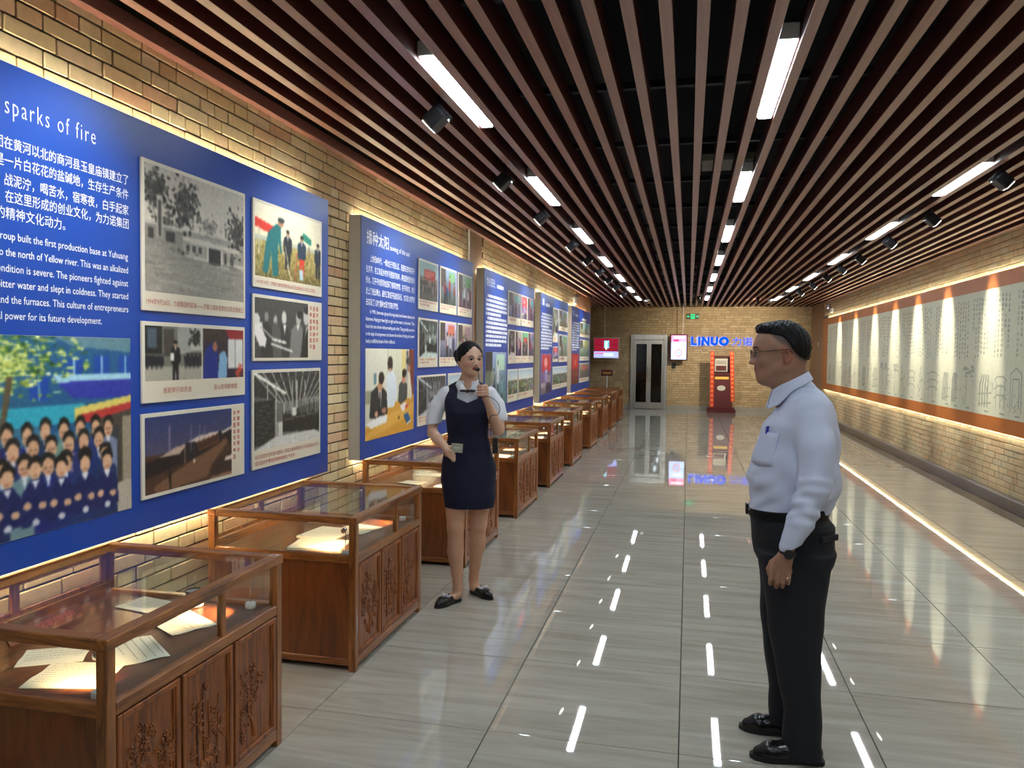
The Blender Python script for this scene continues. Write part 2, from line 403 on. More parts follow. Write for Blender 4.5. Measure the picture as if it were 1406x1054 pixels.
def build_floor():
    fl = MB().box(-5.2, XR+0.1, YB-0.1, YE+0.1, -0.08, -0.006).build('floor', M['grout']); tag(fl, kind='structure')
    cache = {}; rnd = random.Random(3)
    for i in range(-6, 6):
        x0 = TX0 + TS*i; x1 = x0+TS
        if x0 >= 3.17: continue
        x1 = min(x1, 3.17)
        for j in range(-9, 26):
            y0 = TY0+TS*j; y1 = min(y0+TS, YE)
            if x1 <= XL and y1 < 19.6: continue
            if y0 >= YE: continue
            w, d = round(x1-x0-0.005, 4), round(y1-y0-0.005, 4)
            if (w, d) not in cache:
                cache[(w, d)] = MB().box(-w/2, w/2, -d/2, d/2, -0.01, 0.0, 0.0012).mesh('tile')
            o = link('tile', cache[(w, d)], M['tile'], fl); o.location = ((x0+x1)/2, (y0+y1)/2, rnd.uniform(-0.0003, 0.0003))
            o.rotation_euler = (rnd.uniform(-3e-4, 3e-4), rnd.uniform(-3e-4, 3e-4), 0)
    t = MB().box(3.172, 3.34, YB, YE, -0.01, 0.001).build('trim_1', M['granite']); tag(t, kind='structure')
    b = MB().box(3.34, XR, YB, YE, 0.0, 0.135, 0.004).build('baseboard_right', M['skirting_dark']); tag(b, kind='structure')
    b = MB().box(XL, XL+0.02, YB, 19.9, 0.0, 0.12, 0.003).build('baseboard_left', M['skirting_dark']); tag(b, kind='structure')
    m = MB().box(-5.1, -1.70, YE-0.02, YE, 0, 0.13, 0.003).box(-0.61, XR-0.08, YE-0.02, YE, 0, 0.13, 0.003)
    tag(m.build('baseboard_back', M['skirting']), kind='structure')
build_floor()

def brick_wall(parent, frame, org, u0, u1, z0, z1, m, score, nmax=300, hole=None, seed=1, cw=0.07, clip=None):
    """frame columns right/up/normal; bricks laid in courses of 60 mm brick and 10 mm joint"""
    rnd = random.Random(seed); fr = np.array(frame); bricks = []
    z = z0; row = 0
    while z < z1-0.02:
        h = min(cw-0.009, z1-z); u = u0 - rnd.choice([0, 0.06, 0.125, 0.19])
        while u < u1:
            w = 0.25 if rnd.random() < 0.62 else 0.125
            a, b = max(u, u0), min(u+w-0.009, u1)
            for a, b in ([(a, b)] if not (clip and z < clip[2]) else [(a, min(b, clip[0])), (max(a, clip[1]), b)]):
                if b-a > 0.02 and not (hole and hole(a, b, z, z+h)): bricks.append((a, b, z, z+h, rnd.uniform(0, 0.004)))
            u += w
        z += cw; row += 1
    sc = sorted(range(len(bricks)), key=lambda i: -score((bricks[i][0]+bricks[i][1])/2, (bricks[i][2]+bricks[i][3])/2))
    cand = [i for i in sc if score((bricks[i][0]+bricks[i][1])/2, (bricks[i][2]+bricks[i][3])/2) > 0][:nmax]
    pick = set(cand); cache = {}
    T = Matrix([list(r)+[0] for r in frame]+[[0, 0, 0, 1]])
    V, F = [], []
    for i, (a, b, c, d, out) in enumerate(bricks):
        if i in pick:
            k = (round(b-a, 3), round(d-c, 3))
            if k not in cache:
                w, h = k
                mb = MB().box(-w/2, w/2, -h/2, h/2, -0.012, 0.0, 0.0025); bmesh.ops.transform(mb.bm, matrix=T, verts=mb.bm.verts[:]); cache[k] = mb.mesh('brick')
            o = link('brick', cache[k], m, parent)
            p = fr @ np.array([(a+b)/2, (c+d)/2, out]); o.location = (org[0]+p[0], org[1]+p[1], org[2]+p[2])
        else:
            n = len(V); e = 0.002
            for (x, y, o_) in ((a, c, -0.012), (b, c, -0.012), (b, d, -0.012), (a, d, -0.012), (a+e, c+e, out), (b-e, c+e, out), (b-e, d-e, out), (a+e, d-e, out)):
                p = fr @ np.array([x, y, o_]); V.append((org[0]+p[0], org[1]+p[1], org[2]+p[2]))
            F += [(n+4, n+5, n+6, n+7), (n, n+1, n+5, n+4), (n+1, n+2, n+6, n+5), (n+2, n+3, n+7, n+6), (n+3, n, n+4, n+7)]
    me = bpy.data.meshes.new('bricks'); me.from_pydata(V, [], F); me.update()
    tag(link('brick_courses', me, m, parent), kind='stuff')

PANEL_Y = [(1.78, 4.83), (5.363, 8.41), (8.905, 11.955), (12.50, 15.44), (15.98, 19.05)]
CASE_Y = [1.87, 3.57, 5.54, 7.35, 9.17, 11.03, 13.15, 15.05, 16.9, 18.75]

def build_walls():
    wl = MB().box(XL-0.2, XL-0.012, YB-0.1, 19.9, 0, 3.45).build('wall_left', M['mortar']); tag(wl, kind='structure')
    def sL(u, z):
        if u < 2.2: return 0
        for a, b in PANEL_Y:
            if a-0.02 < u < b+0.02 and 0.84 < z < 2.60: return 0
        if z > ZC: return 0
        if z < 0.5: return 0
        if z < 0.8 and not (2.3 < u < 5.6): return 0.2/u if u < 9 else 0.0
        return 1.0/u
    def holeL(a, b, c, d):
        m_ = (a+b)/2
        return 8.60 < m_ < 9.17 or 17.3 < m_
    brick_wall(wl, PX, (XL-0.002, 0, 0), 0.6, 19.9, 0.12, 3.12, M['brick_left'], sL, 300, holeL, 11)
    p = MB().box(XL-0.012, XL+0.004, 8.595, 9.175, 0.12, 3.12, 0.003).build('pilaster', M['pillar2'], wl)
    p = MB().box(XL-0.012, XL+0.006, 17.3, 19.92, 0.12, 3.12, 0.003).build('pilaster', M['pillar'], wl)
    MB().tube([(XL+0.018, 8.55, 0.2), (XL+0.018, 8.55, 3.1)], 0.012, 8).build('conduit', M['white_plastic'], wl)
    wr = MB().box(XR+0.012, XR+0.2, YB-0.1, YE+0.1, 0, 3.45).build('wall_right', M['mortar_light']); tag(wr, kind='structure')
    # right: u = -Y
    def sR(u, z):
        y = -u
        if y < 8.2 or z > ZC: return 0
        if 0.80 < z < 2.56 and y < 21.3: return 0
        return 1.0/y
    brick_wall(wr, MX, (XR+0.002, 0, 0), -21.35, -1.0, 0.135, 3.12, M['brick_right'], sR, 300, None, 5)
    MB().box(XR-0.02, XR+0.02, 21.36, YE-0.001, 0.13, 3.12, 0.003).build('pilaster', M['pillar2'], wr)
    wb = MB().box(-5.2, XR+0.1, YE+0.012, YE+0.2, 0, 3.45).build('wall_back', M['mortar_light']); tag(wb, kind='structure')
    brick_wall(wb, MY, (0, YE+0.002, 0), -4.6, XR, 0.13, 3.12, M['brick_back'], lambda u, z: 1.0-abs(u-0.8)*0.1 if (-0.3 < u < 1.9 and 1.0 < z < 2.9) else 0, 300, None, 9, clip=(-1.69, -0.62, 2.2))
    wf = MB().box(-5.2, XR+0.1, YB-0.2, YB, 0, 3.45).build('wall_front', M['pillar2']); tag(wf, kind='structure')
    ws = MB().box(-5.2, -5.0, 19.7, YE+0.1, 0, 3.45).box(-5.2, XL-0.2, 19.7, 19.9, 0, 3.45).build('wall_side_passage', M['pillar2']); tag(ws, kind='structure')
build_walls()

def build_ceiling():
    c = MB().box(-5.2, XR+0.2, YB-0.2, YE+0.2, 3.45, 3.55).build('ceiling', M['plenum']); tag(c, kind='structure')
    segs = [(YB, 2.25), (2.25, 6.25), (6.25, 10.25), (10.25, 14.25), (14.25, 18.25), (18.25, YE)]
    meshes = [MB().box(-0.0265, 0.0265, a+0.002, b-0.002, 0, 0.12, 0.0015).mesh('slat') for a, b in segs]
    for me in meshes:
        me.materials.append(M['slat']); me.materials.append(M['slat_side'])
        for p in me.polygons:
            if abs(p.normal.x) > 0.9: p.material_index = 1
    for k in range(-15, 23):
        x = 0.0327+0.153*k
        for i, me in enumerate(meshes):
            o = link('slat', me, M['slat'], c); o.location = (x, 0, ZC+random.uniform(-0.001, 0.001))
    me = MB().box(-0.0265, 0.0265, 19.95, YE-0.002, 0, 0.12, 0.0015).mesh('slat')
    for k in range(-32, -15):
        o = link('slat', me, M['slat'], c); o.location = (0.0327+0.153*k, 0, ZC)
    MB().box(XL+0.001, XL+0.05, YB, 19.9, ZC-0.012, ZC+0.06, 0.003).build('edge_trim', M['slat_trim'], c)
    m = MB()
    for i in range(22): m.box(-2.45, XR, YB+0.5+i*1.25, YB+0.54+i*1.25, ZC+0.125, ZC+0.165)
    m.build('bearer', M['duct'], c)
    m = MB(); m.tube([(-0.55, YB, 3.33), (-0.55, YE, 3.33)], 0.06, 10); m.tube([(0.95, YB, 3.36), (0.95, YE, 3.36)], 0.04, 10); m.tube([(0.1, 14.0, 3.2), (0.1, YE, 3.2)], 0.018, 8)
    m.build('pipe', M['duct'], c, True)
    MB().box(-2.0, -1.55, YB, 20, 3.24, 3.42).box(1.3, 1.75, YB, 20, 3.24, 3.42).build('duct', M['duct'], c)
    MB().box(0.08, 0.55, 7.0, 7.4, 3.30, 3.36, 0.004).build('air_vent', M['panel_side'], c)
    for x in (-1.421, 2.2512): MB().box(x-0.018, x+0.018, 3.2, 19.5, ZC+0.10, ZC+0.12).build('track', M['black'], c)
build_ceiling()

# ------------------------------------------------------------------ glazed double door in the end wall
def build_door():
    d = empty('door_1', (-1.155, YE, 0)); tag(d, kind='structure')
    fr = MB(); s = 0.54
    fr.box(-s, -s+0.10, -0.10, 0.012, 0, 2.225, 0.004).box(s-0.10, s, -0.10, 0.012, 0, 2.225, 0.004).box(-s+.1, s-.1, -0.10, 0.012, 2.06, 2.225, 0.004)
    fr.build('door_frame', M['steel'], d)
    MB().box(-s+0.1, s-0.1, 0.02, 0.05, 0, 2.06).build('dark_opening', M['plenum'], d)
    for q, x0, x1 in ((0, -0.44, -0.002), (1, 0.002, 0.44)):
        l = MB(); l.box(x0, x0+0.065, -0.05, -0.015, 0.01, 2.055, 0.003).box(x1-0.065, x1, -0.05, -0.015, 0.01, 2.055, 0.003)
        l.box(x0+0.065, x1-0.065, -0.05, -0.015, 0.01, 0.2, 0.003).box(x0+0.065, x1-0.065, -0.05, -0.015, 1.94, 2.055, 0.003)
        L = l.build('door_leaf', M['steel'], d)
        MB().box(x0+0.065, x1-0.065, -0.036, -0.03, 0.2, 1.94).build('pane', M['dark_glass'], L)
        hx = x1-0.032 if q == 0 else x0+0.032
        MB().tube([(hx, -0.052, 0.8), (hx, -0.085, 0.82), (hx, -0.085, 1.25), (hx, -0.052, 1.27)], 0.009, 8).build('door_handle', M['chrome'], L, True)
build_door()
# ================================================================== CEILING LIGHTS AND SPOTS
ORD = ['nearest', 'second', 'third', 'fourth', 'fifth', 'sixth', 'seventh', 'eighth', 'ninth', 'tenth', 'eleventh', 'twelfth']
def make_light():
    r = empty('ceiling_light', (0, 0, 0))
    MB().box(-0.045, 0.045, -0.60, 0.60, 0.012, 0.085, 0.003).build('housing', M['white_plastic'], r)
    MB().box(-0.036, 0.036, -0.575, 0.575, 0.0, 0.012, 0.002).build('diffuser', M['tube'], r)
    return r
def place_lights():
    proto = make_light(); first = True
    for row, x, ys in (('left', -1.268, [3.62+2.62*i for i in range(0, 7)]), ('middle', 0.4152, [3.75+2.6*i for i in range(0, 7)]), ('right', 2.098, [3.72+2.63*i for i in range(0, 7)])):
        n = 0
        for i, y in enumerate(ys+[1.0 if row != 'middle' else 1.1, -1.6]):
            o = proto if first else copy_tree(proto); first = False
            o.location = (x, y+0.6, ZC+0.005)
            vis = y > 3 and not (row == 'right' and y < 5)
            if vis:
                lab = f'white tube ceiling light between the slats, {ORD[n]} from the camera in the {row} row'; n += 1
            else: lab = f'white tube ceiling light of the {row} row, ' + ('behind the camera' if y < 0 else ('just outside the frame' if y > 3 else 'overhead near the camera'))
            tag(o, lab, 'ceiling light', 'tube lights in the slatted ceiling')
place_lights()

def aim(o, d):
    o.rotation_euler = Vector(d).to_track_quat('-Z', 'Y').to_euler()
def make_spot(side):
    """black track spotlight, head tilted towards the wall on `side` (-1 left, +1 right)"""
    r = empty('track_spotlight', (0, 0, 0))
    MB().tube([(0, 0, 0.16), (0, 0, 0.02)], 0.011, 8).box(-0.02, 0.02, -0.03, 0.03, 0.12, 0.16).build('bracket', M['black'], r)
    tilt = Matrix.Translation((side*0.02, 0, -0.035)) @ Matrix.Rotation(-side*math.radians(48), 4, 'Y')
    h = MB(); h.box(-0.045, 0.045, -0.062, 0.062, -0.055, 0.06, 0.012, mtx=tilt)
    for k in range(5): h.box(-0.047, 0.047, -0.052+k*0.023, -0.044+k*0.023, 0.06, 0.078, 0, mtx=tilt)
    h.build('head', M['black_metal'], r)
    l = MB(); l.box(-0.03, 0.03, -0.05, 0.05, -0.0575, -0.0545, mtx=tilt); l.build('lens', M['spot_lens'], r)
    return r
def spots():
    for side, x, ys, power, name in ((-1, -1.421, [4.29, 5.93, 7.56, 9.58, 11.15, 12.7, 14.1, 15.6, 17.4], SPOT_LEFT, 'left'), (1, 2.2512, [6.54, 8.26, 9.87, 11.46, 12.8, 14.1, 15.6, 17.3, 19.0], SPOT_RIGHT, 'right')):
        proto = make_spot(side)
        ys = list(ys); extra = [2.5] if side < 0 else [4.9, 3.2]
        for i, y in enumerate(ys+extra):
            o = proto if i == 0 else copy_tree(proto)
            o.location = (x, y, ZC-0.05)
            if i < len(ys): lab = f'black track spotlight turned to the {name} wall, {ORD[i]} one from the camera'
            else: lab = f'black track spotlight turned to the {name} wall, out of view near the camera' + (' (nearer one)' if i > len(ys) else '')
            tag(o, lab, 'spotlight', f'track spotlights along the {name} wall')
            li = bpy.data.lights.new('spot_light', 'SPOT'); li.energy = power*(1+0.15*math.sin(i*2.3)); li.spot_size = math.radians(80 if side < 0 else 68); li.spot_blend = 1.0 if side < 0 else .75; li.shadow_soft_size = 0.04
            li.color = (1.0, 0.95, 0.86) if side < 0 else (1.0, 0.96, 0.80)
            lo = bpy.data.objects.new('spot_light', li); COL.objects.link(lo); lo.parent = o
            lo.location = (side*0.10, 0, -0.10)
            aim(lo, (side*1.0, 0.06*math.sin(i*1.7), -1.05 if side < 0 else -1.06)); lo.scale = (.85, 1, 1) if side < 0 else (.42, 1, 1)
spots()
def end_spots():
    for x, y, tx, p in ((1.6, 19.6, 1.2, END_SPOT), (0.2, 19.2, 0.1, END_SPOT*0.22)):
        li = bpy.data.lights.new('end_wall_spot', 'SPOT'); li.energy = p; li.spot_size = math.radians(75); li.spot_blend = 0.9; li.color = (1.0, 0.85, 0.62); li.shadow_soft_size = 0.05
        r = empty('track_spotlight', (x, y, ZC-0.04), 'black track spotlight shining on the far wall, ' + ('over the carved cabinet' if x > 1 else 'between the far ceiling lights'), 'spotlight')
        MB().tube([(0, 0, 0.12), (0, 0, 0.0)], 0.01, 8).build('bracket', M['black'], r)
        MB().tube([(0, -0.06, 0.02), (0, 0.06, -0.04)], 0.04, 12).build('head', M['black_metal'], r, True)
        lo = bpy.data.objects.new('end_wall_spot', li); COL.objects.link(lo); lo.parent = r; lo.location = (0, 0.09, -0.055); aim(lo, (tx-x, 3.9, -1.0))
end_spots()
# ================================================================== DISPLAY PANELS
CREAM = (0.86, 0.82, 0.74); RED = (0.70, 0.36, 0.33)
def p_gate(p):      # black and white gate with trees
    p.a[:] = 0.80
    p.grad(0, 0.45, (0.74,)*3, (0.84,)*3)
    p.rect(0, .46, 1, .66, (0.62,)*3)
    p.blob(.08, .2, .13, .2, (0.22,)*3, 220, .1, .16); p.blob(.36, .25, .14, .21, (0.24,)*3, 260, .1, .15); p.blob(.62, .38, .11, .1, (0.48,)*3, 130, .1, .14); p.blob(.93, .36, .12, .2, (0.2,)*3, 220, .1, .16)
    p.blob(.2, .42, .1, .06, (0.3,)*3, 60, .1, .2)
    p.poly([(.0, .45), (.34, .47), (.34, .66), (0, .62)], (0.55,)*3); p.poly([(.0, .44), (.34, .455), (.34, .475), (0, .465)], (.78,)*3)
    for x in (.03, .18, .22): p.rect(x, .5, x+.045, .58, (.2,)*3)
    p.rect(.10, .22, .155, .56, (.72,)*3); p.rect(.118, .26, .14, .55, (.28,)*3)
    p.poly([(.34, .5), (.95, .52), (.95, .56), (.34, .545)], (.8,)*3); p.rect(.36, .555, .56, .66, (.66,)*3)
    for x in (.37, .43, .49): p.rect(x, .57, x+.035, .63, (.25,)*3)
    p.rect(.60, .56, .73, .70, (.12,)*3); p.rect(.58, .55, .602, .72, (.85,)*3); p.rect(.73, .56, .752, .73, (.85,)*3)
    p.rect(.77, .58, .80, .70, (.25,)*3); p.rect(.84, .6, .88, .69, (.3,)*3); p.poly([(.8, .68), (1, .72), (1, .78), (.84, .72)], (.3,)*3)
    p.blob(.35, .64, .12, .02, (.32,)*3, 50, .12, .2)
    p.grad(.72, 1, (.6,)*3, (.56,)*3)
    p.poly([(0, .62), (.3, .66), (.8, .72), (1, .78), (1, 1), (0, 1)], (.58,)*3)
    for _ in range(90):
        x, y = p.r.rand(), p.r.uniform(.68, .98); p.ell(x, y, p.r.uniform(.03, .14), .008, (p.r.uniform(.42, .72),)*3, .6)
    p.noise(.05); p.grey((1, .96, .9))
def p_dig(p):
    p.grad(0, .5, (.93, .91, .82), (.96, .92, .78)); p.grad(.5, 1, (.72, .66, .38), (.48, .42, .2))
    p.noise(.09, 0, .5, 1, 1, 2); p.rect(0, .44, 1, .5, (.55, .62, .62), .5)
    p.poly([(.0, .2), (.26, .27), (.3, .4), (0, .33)], (.87, .2, .12)); p.line(.05, .32, .05, .7, .012, (.8, .8, .75))
    p.poly([(.70, .22), (.84, .3), (.83, .4), (.69, .33)], (.08, .52, .44))
    T = (.06, .42, .44)
    p.poly([(.18, .36), (.29, .22), (.36, .22), (.36, .4), (.31, .52), (.32, .95), (.24, .97), (.22, .62), (.17, .95), (.10, .93), (.14, .55)], T)
    p.ell(.355, .19, .042, .06, (.72, .5, .38)); p.ell(.36, .15, .05, .035, (.15, .2, .2)); p.line(.33, .35, .36, .62, .03, T); p.line(.36, .5, .52, 1.0, .012, (.85, .8, .7))
    for x, y, h, c, l in ((.46, .84, .58, (.1, .12, .16), (.1, .12, .15)), (.68, .9, .62, (.1, .2, .28), (.85, .22, .1)), (.95, .88, .55, (.12, .16, .2), (.12, .12, .14)), (.8, .62, .2, (.6, .55, .4), (.6, .5, .35))):
        p.person(x, y, h, c, legs=l, asp=1.35)
    p.line(.42, .5, .5, .95, .01, (.85, .8, .7)); p.line(.6, .55, .57, .98, .01, (.8, .3, .2)); p.rect(.64, .8, .7, .95, (.7, .8, .85)); p.noise(.03)
def p_talk(p):
    p.a[:] = .28; p.noise(.03)
    for x, y, c in ((.52, .5, .22), (.36, .6, .35), (.2, .55, .2)): p.ell(x, y-.24, .035, .09, (c+.35,)*3); p.poly([(x-.1, 1), (x-.09, .5), (x, .38), (x+.09, .5), (x+.12, 1)], (c,)*3)
    p.ell(.52, .30, .045, .11, (.82,)*3); p.poly([(.5, .42), (.56, .42), (.53, .6)], (.9,)*3)
    p.poly([(.62, 1), (.66, .5), (.76, .38), (.88, .42), (.9, 1)], (.5,)*3); p.ell(.80, .29, .05, .12, (.72,)*3); p.ell(.83, .22, .06, .07, (.12,)*3); p.poly([(.76, .42), (.82, .4), (.79, .52)], (.95,)*3)
    p.poly([(.84, 1), (.9, .55), (.96, .42), (1, .42), (1, 1)], (.12,)*3); p.ell(.96, .25, .06, .15, (.8,)*3); p.ell(.98, .13, .07, .07, (.1,)*3); p.poly([(.86, .92), (.97, .42), (1, .42), (.93, .62)], (.93,)*3)
    p.ell(.03, .38, .06, .12, (.85,)*3); p.poly([(0, .45), (.12, .4), (.14, .55), (.2, .68), (.18, .82), (.08, .8), (0, .62)], (.92,)*3)
    p.line(.1, .48, .32, .68, .03, (.75,)*3); p.line(.3, .68, .56, .74, .045, (.95,)*3); p.line(.28, .76, .68, .89, .035, (.93,)*3); p.grey((1, .98, .96))
def p_twin(p):
    p.rect(0, 0, .53, 1, (.46, .46, .42)); p.rect(0, 0, .15, .5, (.12, .12, .12)); p.rect(.02, .05, .1, .4, (.28, .34, .4)); p.rect(.16, .05, .26, .55, (.26, .24, .22)); p.rect(.29, 0, .42, .5, (.62, .62, .6)); p.rect(.42, 0, .53, .45, (.72, .72, .68))
    p.blob(.47, .2, .06, .2, (.12, .13, .12), 50, .05, .3); p.rect(.38, .48, .53, .8, (.16, .15, .15)); p.rect(0, .58, .16, .72, (.08, .09, .12)); p.grad(.74, 1, (.62, .6, .56), (.7, .68, .62)) if False else p.rect(0, .74, .53, 1, (.66, .64, .58))
    for x in (.02, .06, .1, .14, .37, .41, .45, .49): p.person(x, .78, .3, (.08, .09, .14), asp=2.4)
    p.person(.27, 1.0, .74, (.05, .05, .06), legs=(.04, .04, .05), asp=2.4); p.rect(.22, .5, .26, .64, (.92, .92, .9))
    p.rect(.53, 0, .54, 1, (.9, .88, .82))
    p.rect(.54, 0, 1, 1, (.16, .13, .2)); p.rect(.54, 0, .8, .25, (.22, .16, .14)); p.poly([(.78, 0), (1, 0), (1, .2), (.84, .22)], (.55, .1, .14)); p.rect(.82, .2, .99, .8, (.86, .86, .84)); p.line(.82, .42, .99, .42, .01, (.3, .3, .3)); p.line(.9, .2, .9, .8, .008, (.3, .3, .3)); p.line(.82, .6, .99, .6, .01, (.3, .3, .3))
    p.poly([(.54, 1), (.56, .45), (.62, .3), (.7, .42), (.7, 1)], (.08, .16, .52)); p.ell(.67, .36, .025, .1, (.7, .45, .32)); p.poly([(.7, 1), (.72, .5), (.78, .42), (.81, .6), (.8, 1)], (.5, .68, .82)); p.ell(.77, .36, .025, .09, (.2, .12, .1)); p.blob(.95, .86, .05, .14, (.75, .25, .15), 20, .1, .4); p.noise(.03)
def p_site(p):
    p.grad(0, .55, (.17, .22, .42), (.32, .30, .40)); p.rect(0, .5, 1, 1, (.30, .2, .15))
    p.poly([(.0, .62), (.2, .5), (.4, .42), (.55, .4), (1, .28), (1, .5), (0, .8)], (.15, .1, .1))
    p.poly([(.13, .55), (.3, .45), (.44, .42), (.36, .55)], (.78, .68, .6)); p.poly([(0, .58), (.36, .55), (.36, .68), (0, .78)], (.13, .09, .1)); p.poly([(.44, .42), (.47, .38), (.56, .38), (.56, .58), (.42, .63)], (.14, .13, .15))
    p.poly([(.45, .4), (.58, .34), (.82, .31), (.82, .35), (.56, .42)], (.86, .78, .72)); p.poly([(.56, .42), (.82, .36), (.83, .49), (.58, .55)], (.42, .26, .18))
    for i in range(7): p.rect(.585+.033*i, .44-.008*i, .603+.033*i, .52-.01*i, (.12, .08, .08))
    p.poly([(.86, .33), (1, .27), (1, .31), (.88, .36)], (.85, .8, .75)); p.poly([(.1, 1), (.08, .92), (.5, .66), (.84, .5), (.92, .42), (.95, .5), (.74, .78), (.68, .95), (.3, 1)], (.47, .33, .24)); p.poly([(.72, .95), (.78, .75), (1, .62), (1, 1)], (.22, .16, .13)); p.poly([(.92, .72), (1, .70), (1, .78), (.9, .78)], (.86, .8, .76)); p.poly([(.82, .92), (.74, .97), (1, .95), (1, 1), (.7, 1)], (.6, .45, .35))
    for x, y0, y1 in ((.25, .13, .5), (.485, .16, .55), (.59, .18, .4), (.65, .2, .38)): p.line(x, y0, x, y1, .008, (.55, .5, .6))
    p.line(.25, .72, .26, 1, .02, (.12, .07, .06)); p.line(.42, .42, .42, .7, .008, (.7, .65, .6)); p.ell(.525, .68, .012, .035, (.9, .88, .85)); p.line(.2, .8, .5, .66, .02, (.2, .13, .11)); p.noise(.025)
def p_hall(p, tint=(1, .99, .96), seed=0):
    p.a[:] = .42; p.poly([(0, 0), (1, 0), (1, .36), (.5, .42), (0, .3)], (.2,)*3)
    for i in range(14): p.line(.0+.12*i, 0, .36+.05*i, .42, .018, (.66,)*3)
    p.line(0, .0, .45, .30, .04, (.95,)*3); p.line(.3, .12, 1, .0, .03, (.3,)*3)
    for x in (.18, .3, .55, .62, .75): p.line(x, .12, x, .85, .018, (.72,)*3)
    p.rect(0, .36, .28, .95, (.14,)*3)
    for i in range(10): p.line(.02, .45+.05*i, .26, .43+.05*i, .01, (.38,)*3)
    p.rect(.3, .68, .4, .97, (.8,)*3); p.rect(.3, .68, .34, .97, (.6,)*3); p.poly([(.4, .55), (1, .45), (1, .88), (.4, .82)], (.13,)*3)
    for i in range(22): p.line(.42+.027*i, .4+.02*p.r.rand(), .42+.027*i, .56+.06*p.r.rand(), .012, (p.r.uniform(.3, .9),)*3)
    p.rect(.54, .5, .6, .62, (.88,)*3); p.line(.42, .66, 1, .62, .012, (.55,)*3); p.poly([(.0, 1), (.3, .86), (.9, .86), (1, .92), (1, 1)], (.82,)*3); p.noise(.06); p.grey(tint)
def p_group(p):     # staff photograph
    p.a[:] = (.2, .42, .55); p.rect(0, 0, 1, .42, (.13, .35, .50)); p.rect(.55, .0, 1, .5, (.1, .33, .52)); p.poly([(.6, .0), (1, .0), (1, .08), (.7, .05)], (.35, .5, .56))
    for x, y in ((.66, .12), (.80, .10), (.93, .10), (.5, .2)): p.rect(x, y, x+.08, y+.13, (.05, .26, .62)); p.rect(x+.036, y, x+.044, y+.13, (.55, .72, .85))
    p.poly([(.6, .2), (1, .2), (1, .235), (.63, .25)], (.62, .8, .88)); p.poly([(.62, .24), (1, .235), (1, .34), (.7, .33)], (.16, .2, .62))
    p.rect(.1, .36, .75, .46, (.16, .62, .72)); p.poly([(.7, .38), (1, .33), (1, .37), (.7, .45)], (.85, .78, .4)); p.poly([(.72, .42), (1, .37), (1, .41), (.74, .47)], (.7, .2, .2)); p.poly([(.78, .46), (1, .41), (1, 1), (.78, 1)], (.28, .25, .22)); p.rect(.86, .5, .93, .8, (.2, .22, .24)); p.rect(.95, .45, 1, .9, (.6, .55, .48))
    for c in ((.35, .5, .2), (.62, .68, .28), (.86, .9, .6), (.2, .38, .2), (.75, .8, .45)): p.blob(.34, .13, .34, .17, c, 150, .08, .07)
    p.line(.42, .2, .38, .5, .025, (.35, .3, .22)); p.poly([(.0, .33), (.2, .3), (.2, .5), (0, .5)], (.5, .56, .5), .6); p.blob(.1, .4, .1, .08, (.6, .6, .5), 50, .12, .2)
    p.rect(0, .9, 1, 1, (.66, .62, .56)); p.poly([(0, .86), (.5, .9), (1, .82), (1, 1), (0, 1)], (.70, .66, .6))
    rr = p.r
    for row, (y, n, s, x0, x1) in enumerate(((.56, 11, .30, .05, .92), (.64, 11, .33, .0, .86), (.74, 9, .36, .04, .9))):
        for i in range(n):
            x = x0+(x1-x0)*(i+.5)/n + rr.uniform(-.012, .012); hh = y-s*.26+rr.uniform(-.012, .012); w = .034+row*.004
            c = (.10, .17, .42) if rr.rand() < .8 else (.5, .55, .62)
            p.poly([(x-w*1.5, hh+.36), (x-w*1.35, hh+.085), (x-w*.4, hh+.06), (x+w*.4, hh+.06), (x+w*1.35, hh+.085), (x+w*1.5, hh+.36)], tuple(v*rr.uniform(.75, 1.1) for v in c))
            p.poly([(x-w*.3, hh+.06), (x+w*.3, hh+.06), (x, hh+.13)], (.82, .85, .9)); p.ell(x, hh-.012, w*.78, .046, (.08, .07, .07)); p.ell(x, hh+.018, w*.66, .046, (.80, .63, .50)); p.ell(x, hh+.044, w*.25, .006, (.6, .35, .3))
            p.rect(x-w*.4, hh+.018, x-w*.1, hh+.024, (.3, .2, .16)); p.rect(x+w*.1, hh+.018, x+w*.4, hh+.024, (.3, .2, .16))
    for i in range(8):      # crouching front row
        x = .06+i*.115; y = .66+rr.uniform(-.01, .015)
        p.poly([(x-.06, .96), (x-.055, y+.13), (x-.02, y+.07), (x+.02, y+.07), (x+.055, y+.13), (x+.06, .94)], (.08, .12, .34)); p.ell(x, y-.002, .031, .046, (.06, .05, .05)); p.ell(x, y+.028, .026, .046, (.82, .65, .52)); p.ell(x, y+.054, .010, .005, (.62, .36, .3)); p.ell(x-.035, y+.2, .018, .02, (.8, .64, .52)); p.ell(x+.03, y+.21, .018, .02, (.8, .64, .52)); p.ell(x, .94, .016, .018, (.78, .78, .82)); p.poly([(x-.018, y+.075), (x+.018, y+.075), (x, y+.12)], (.85, .86, .9))
    p.noise(.035)
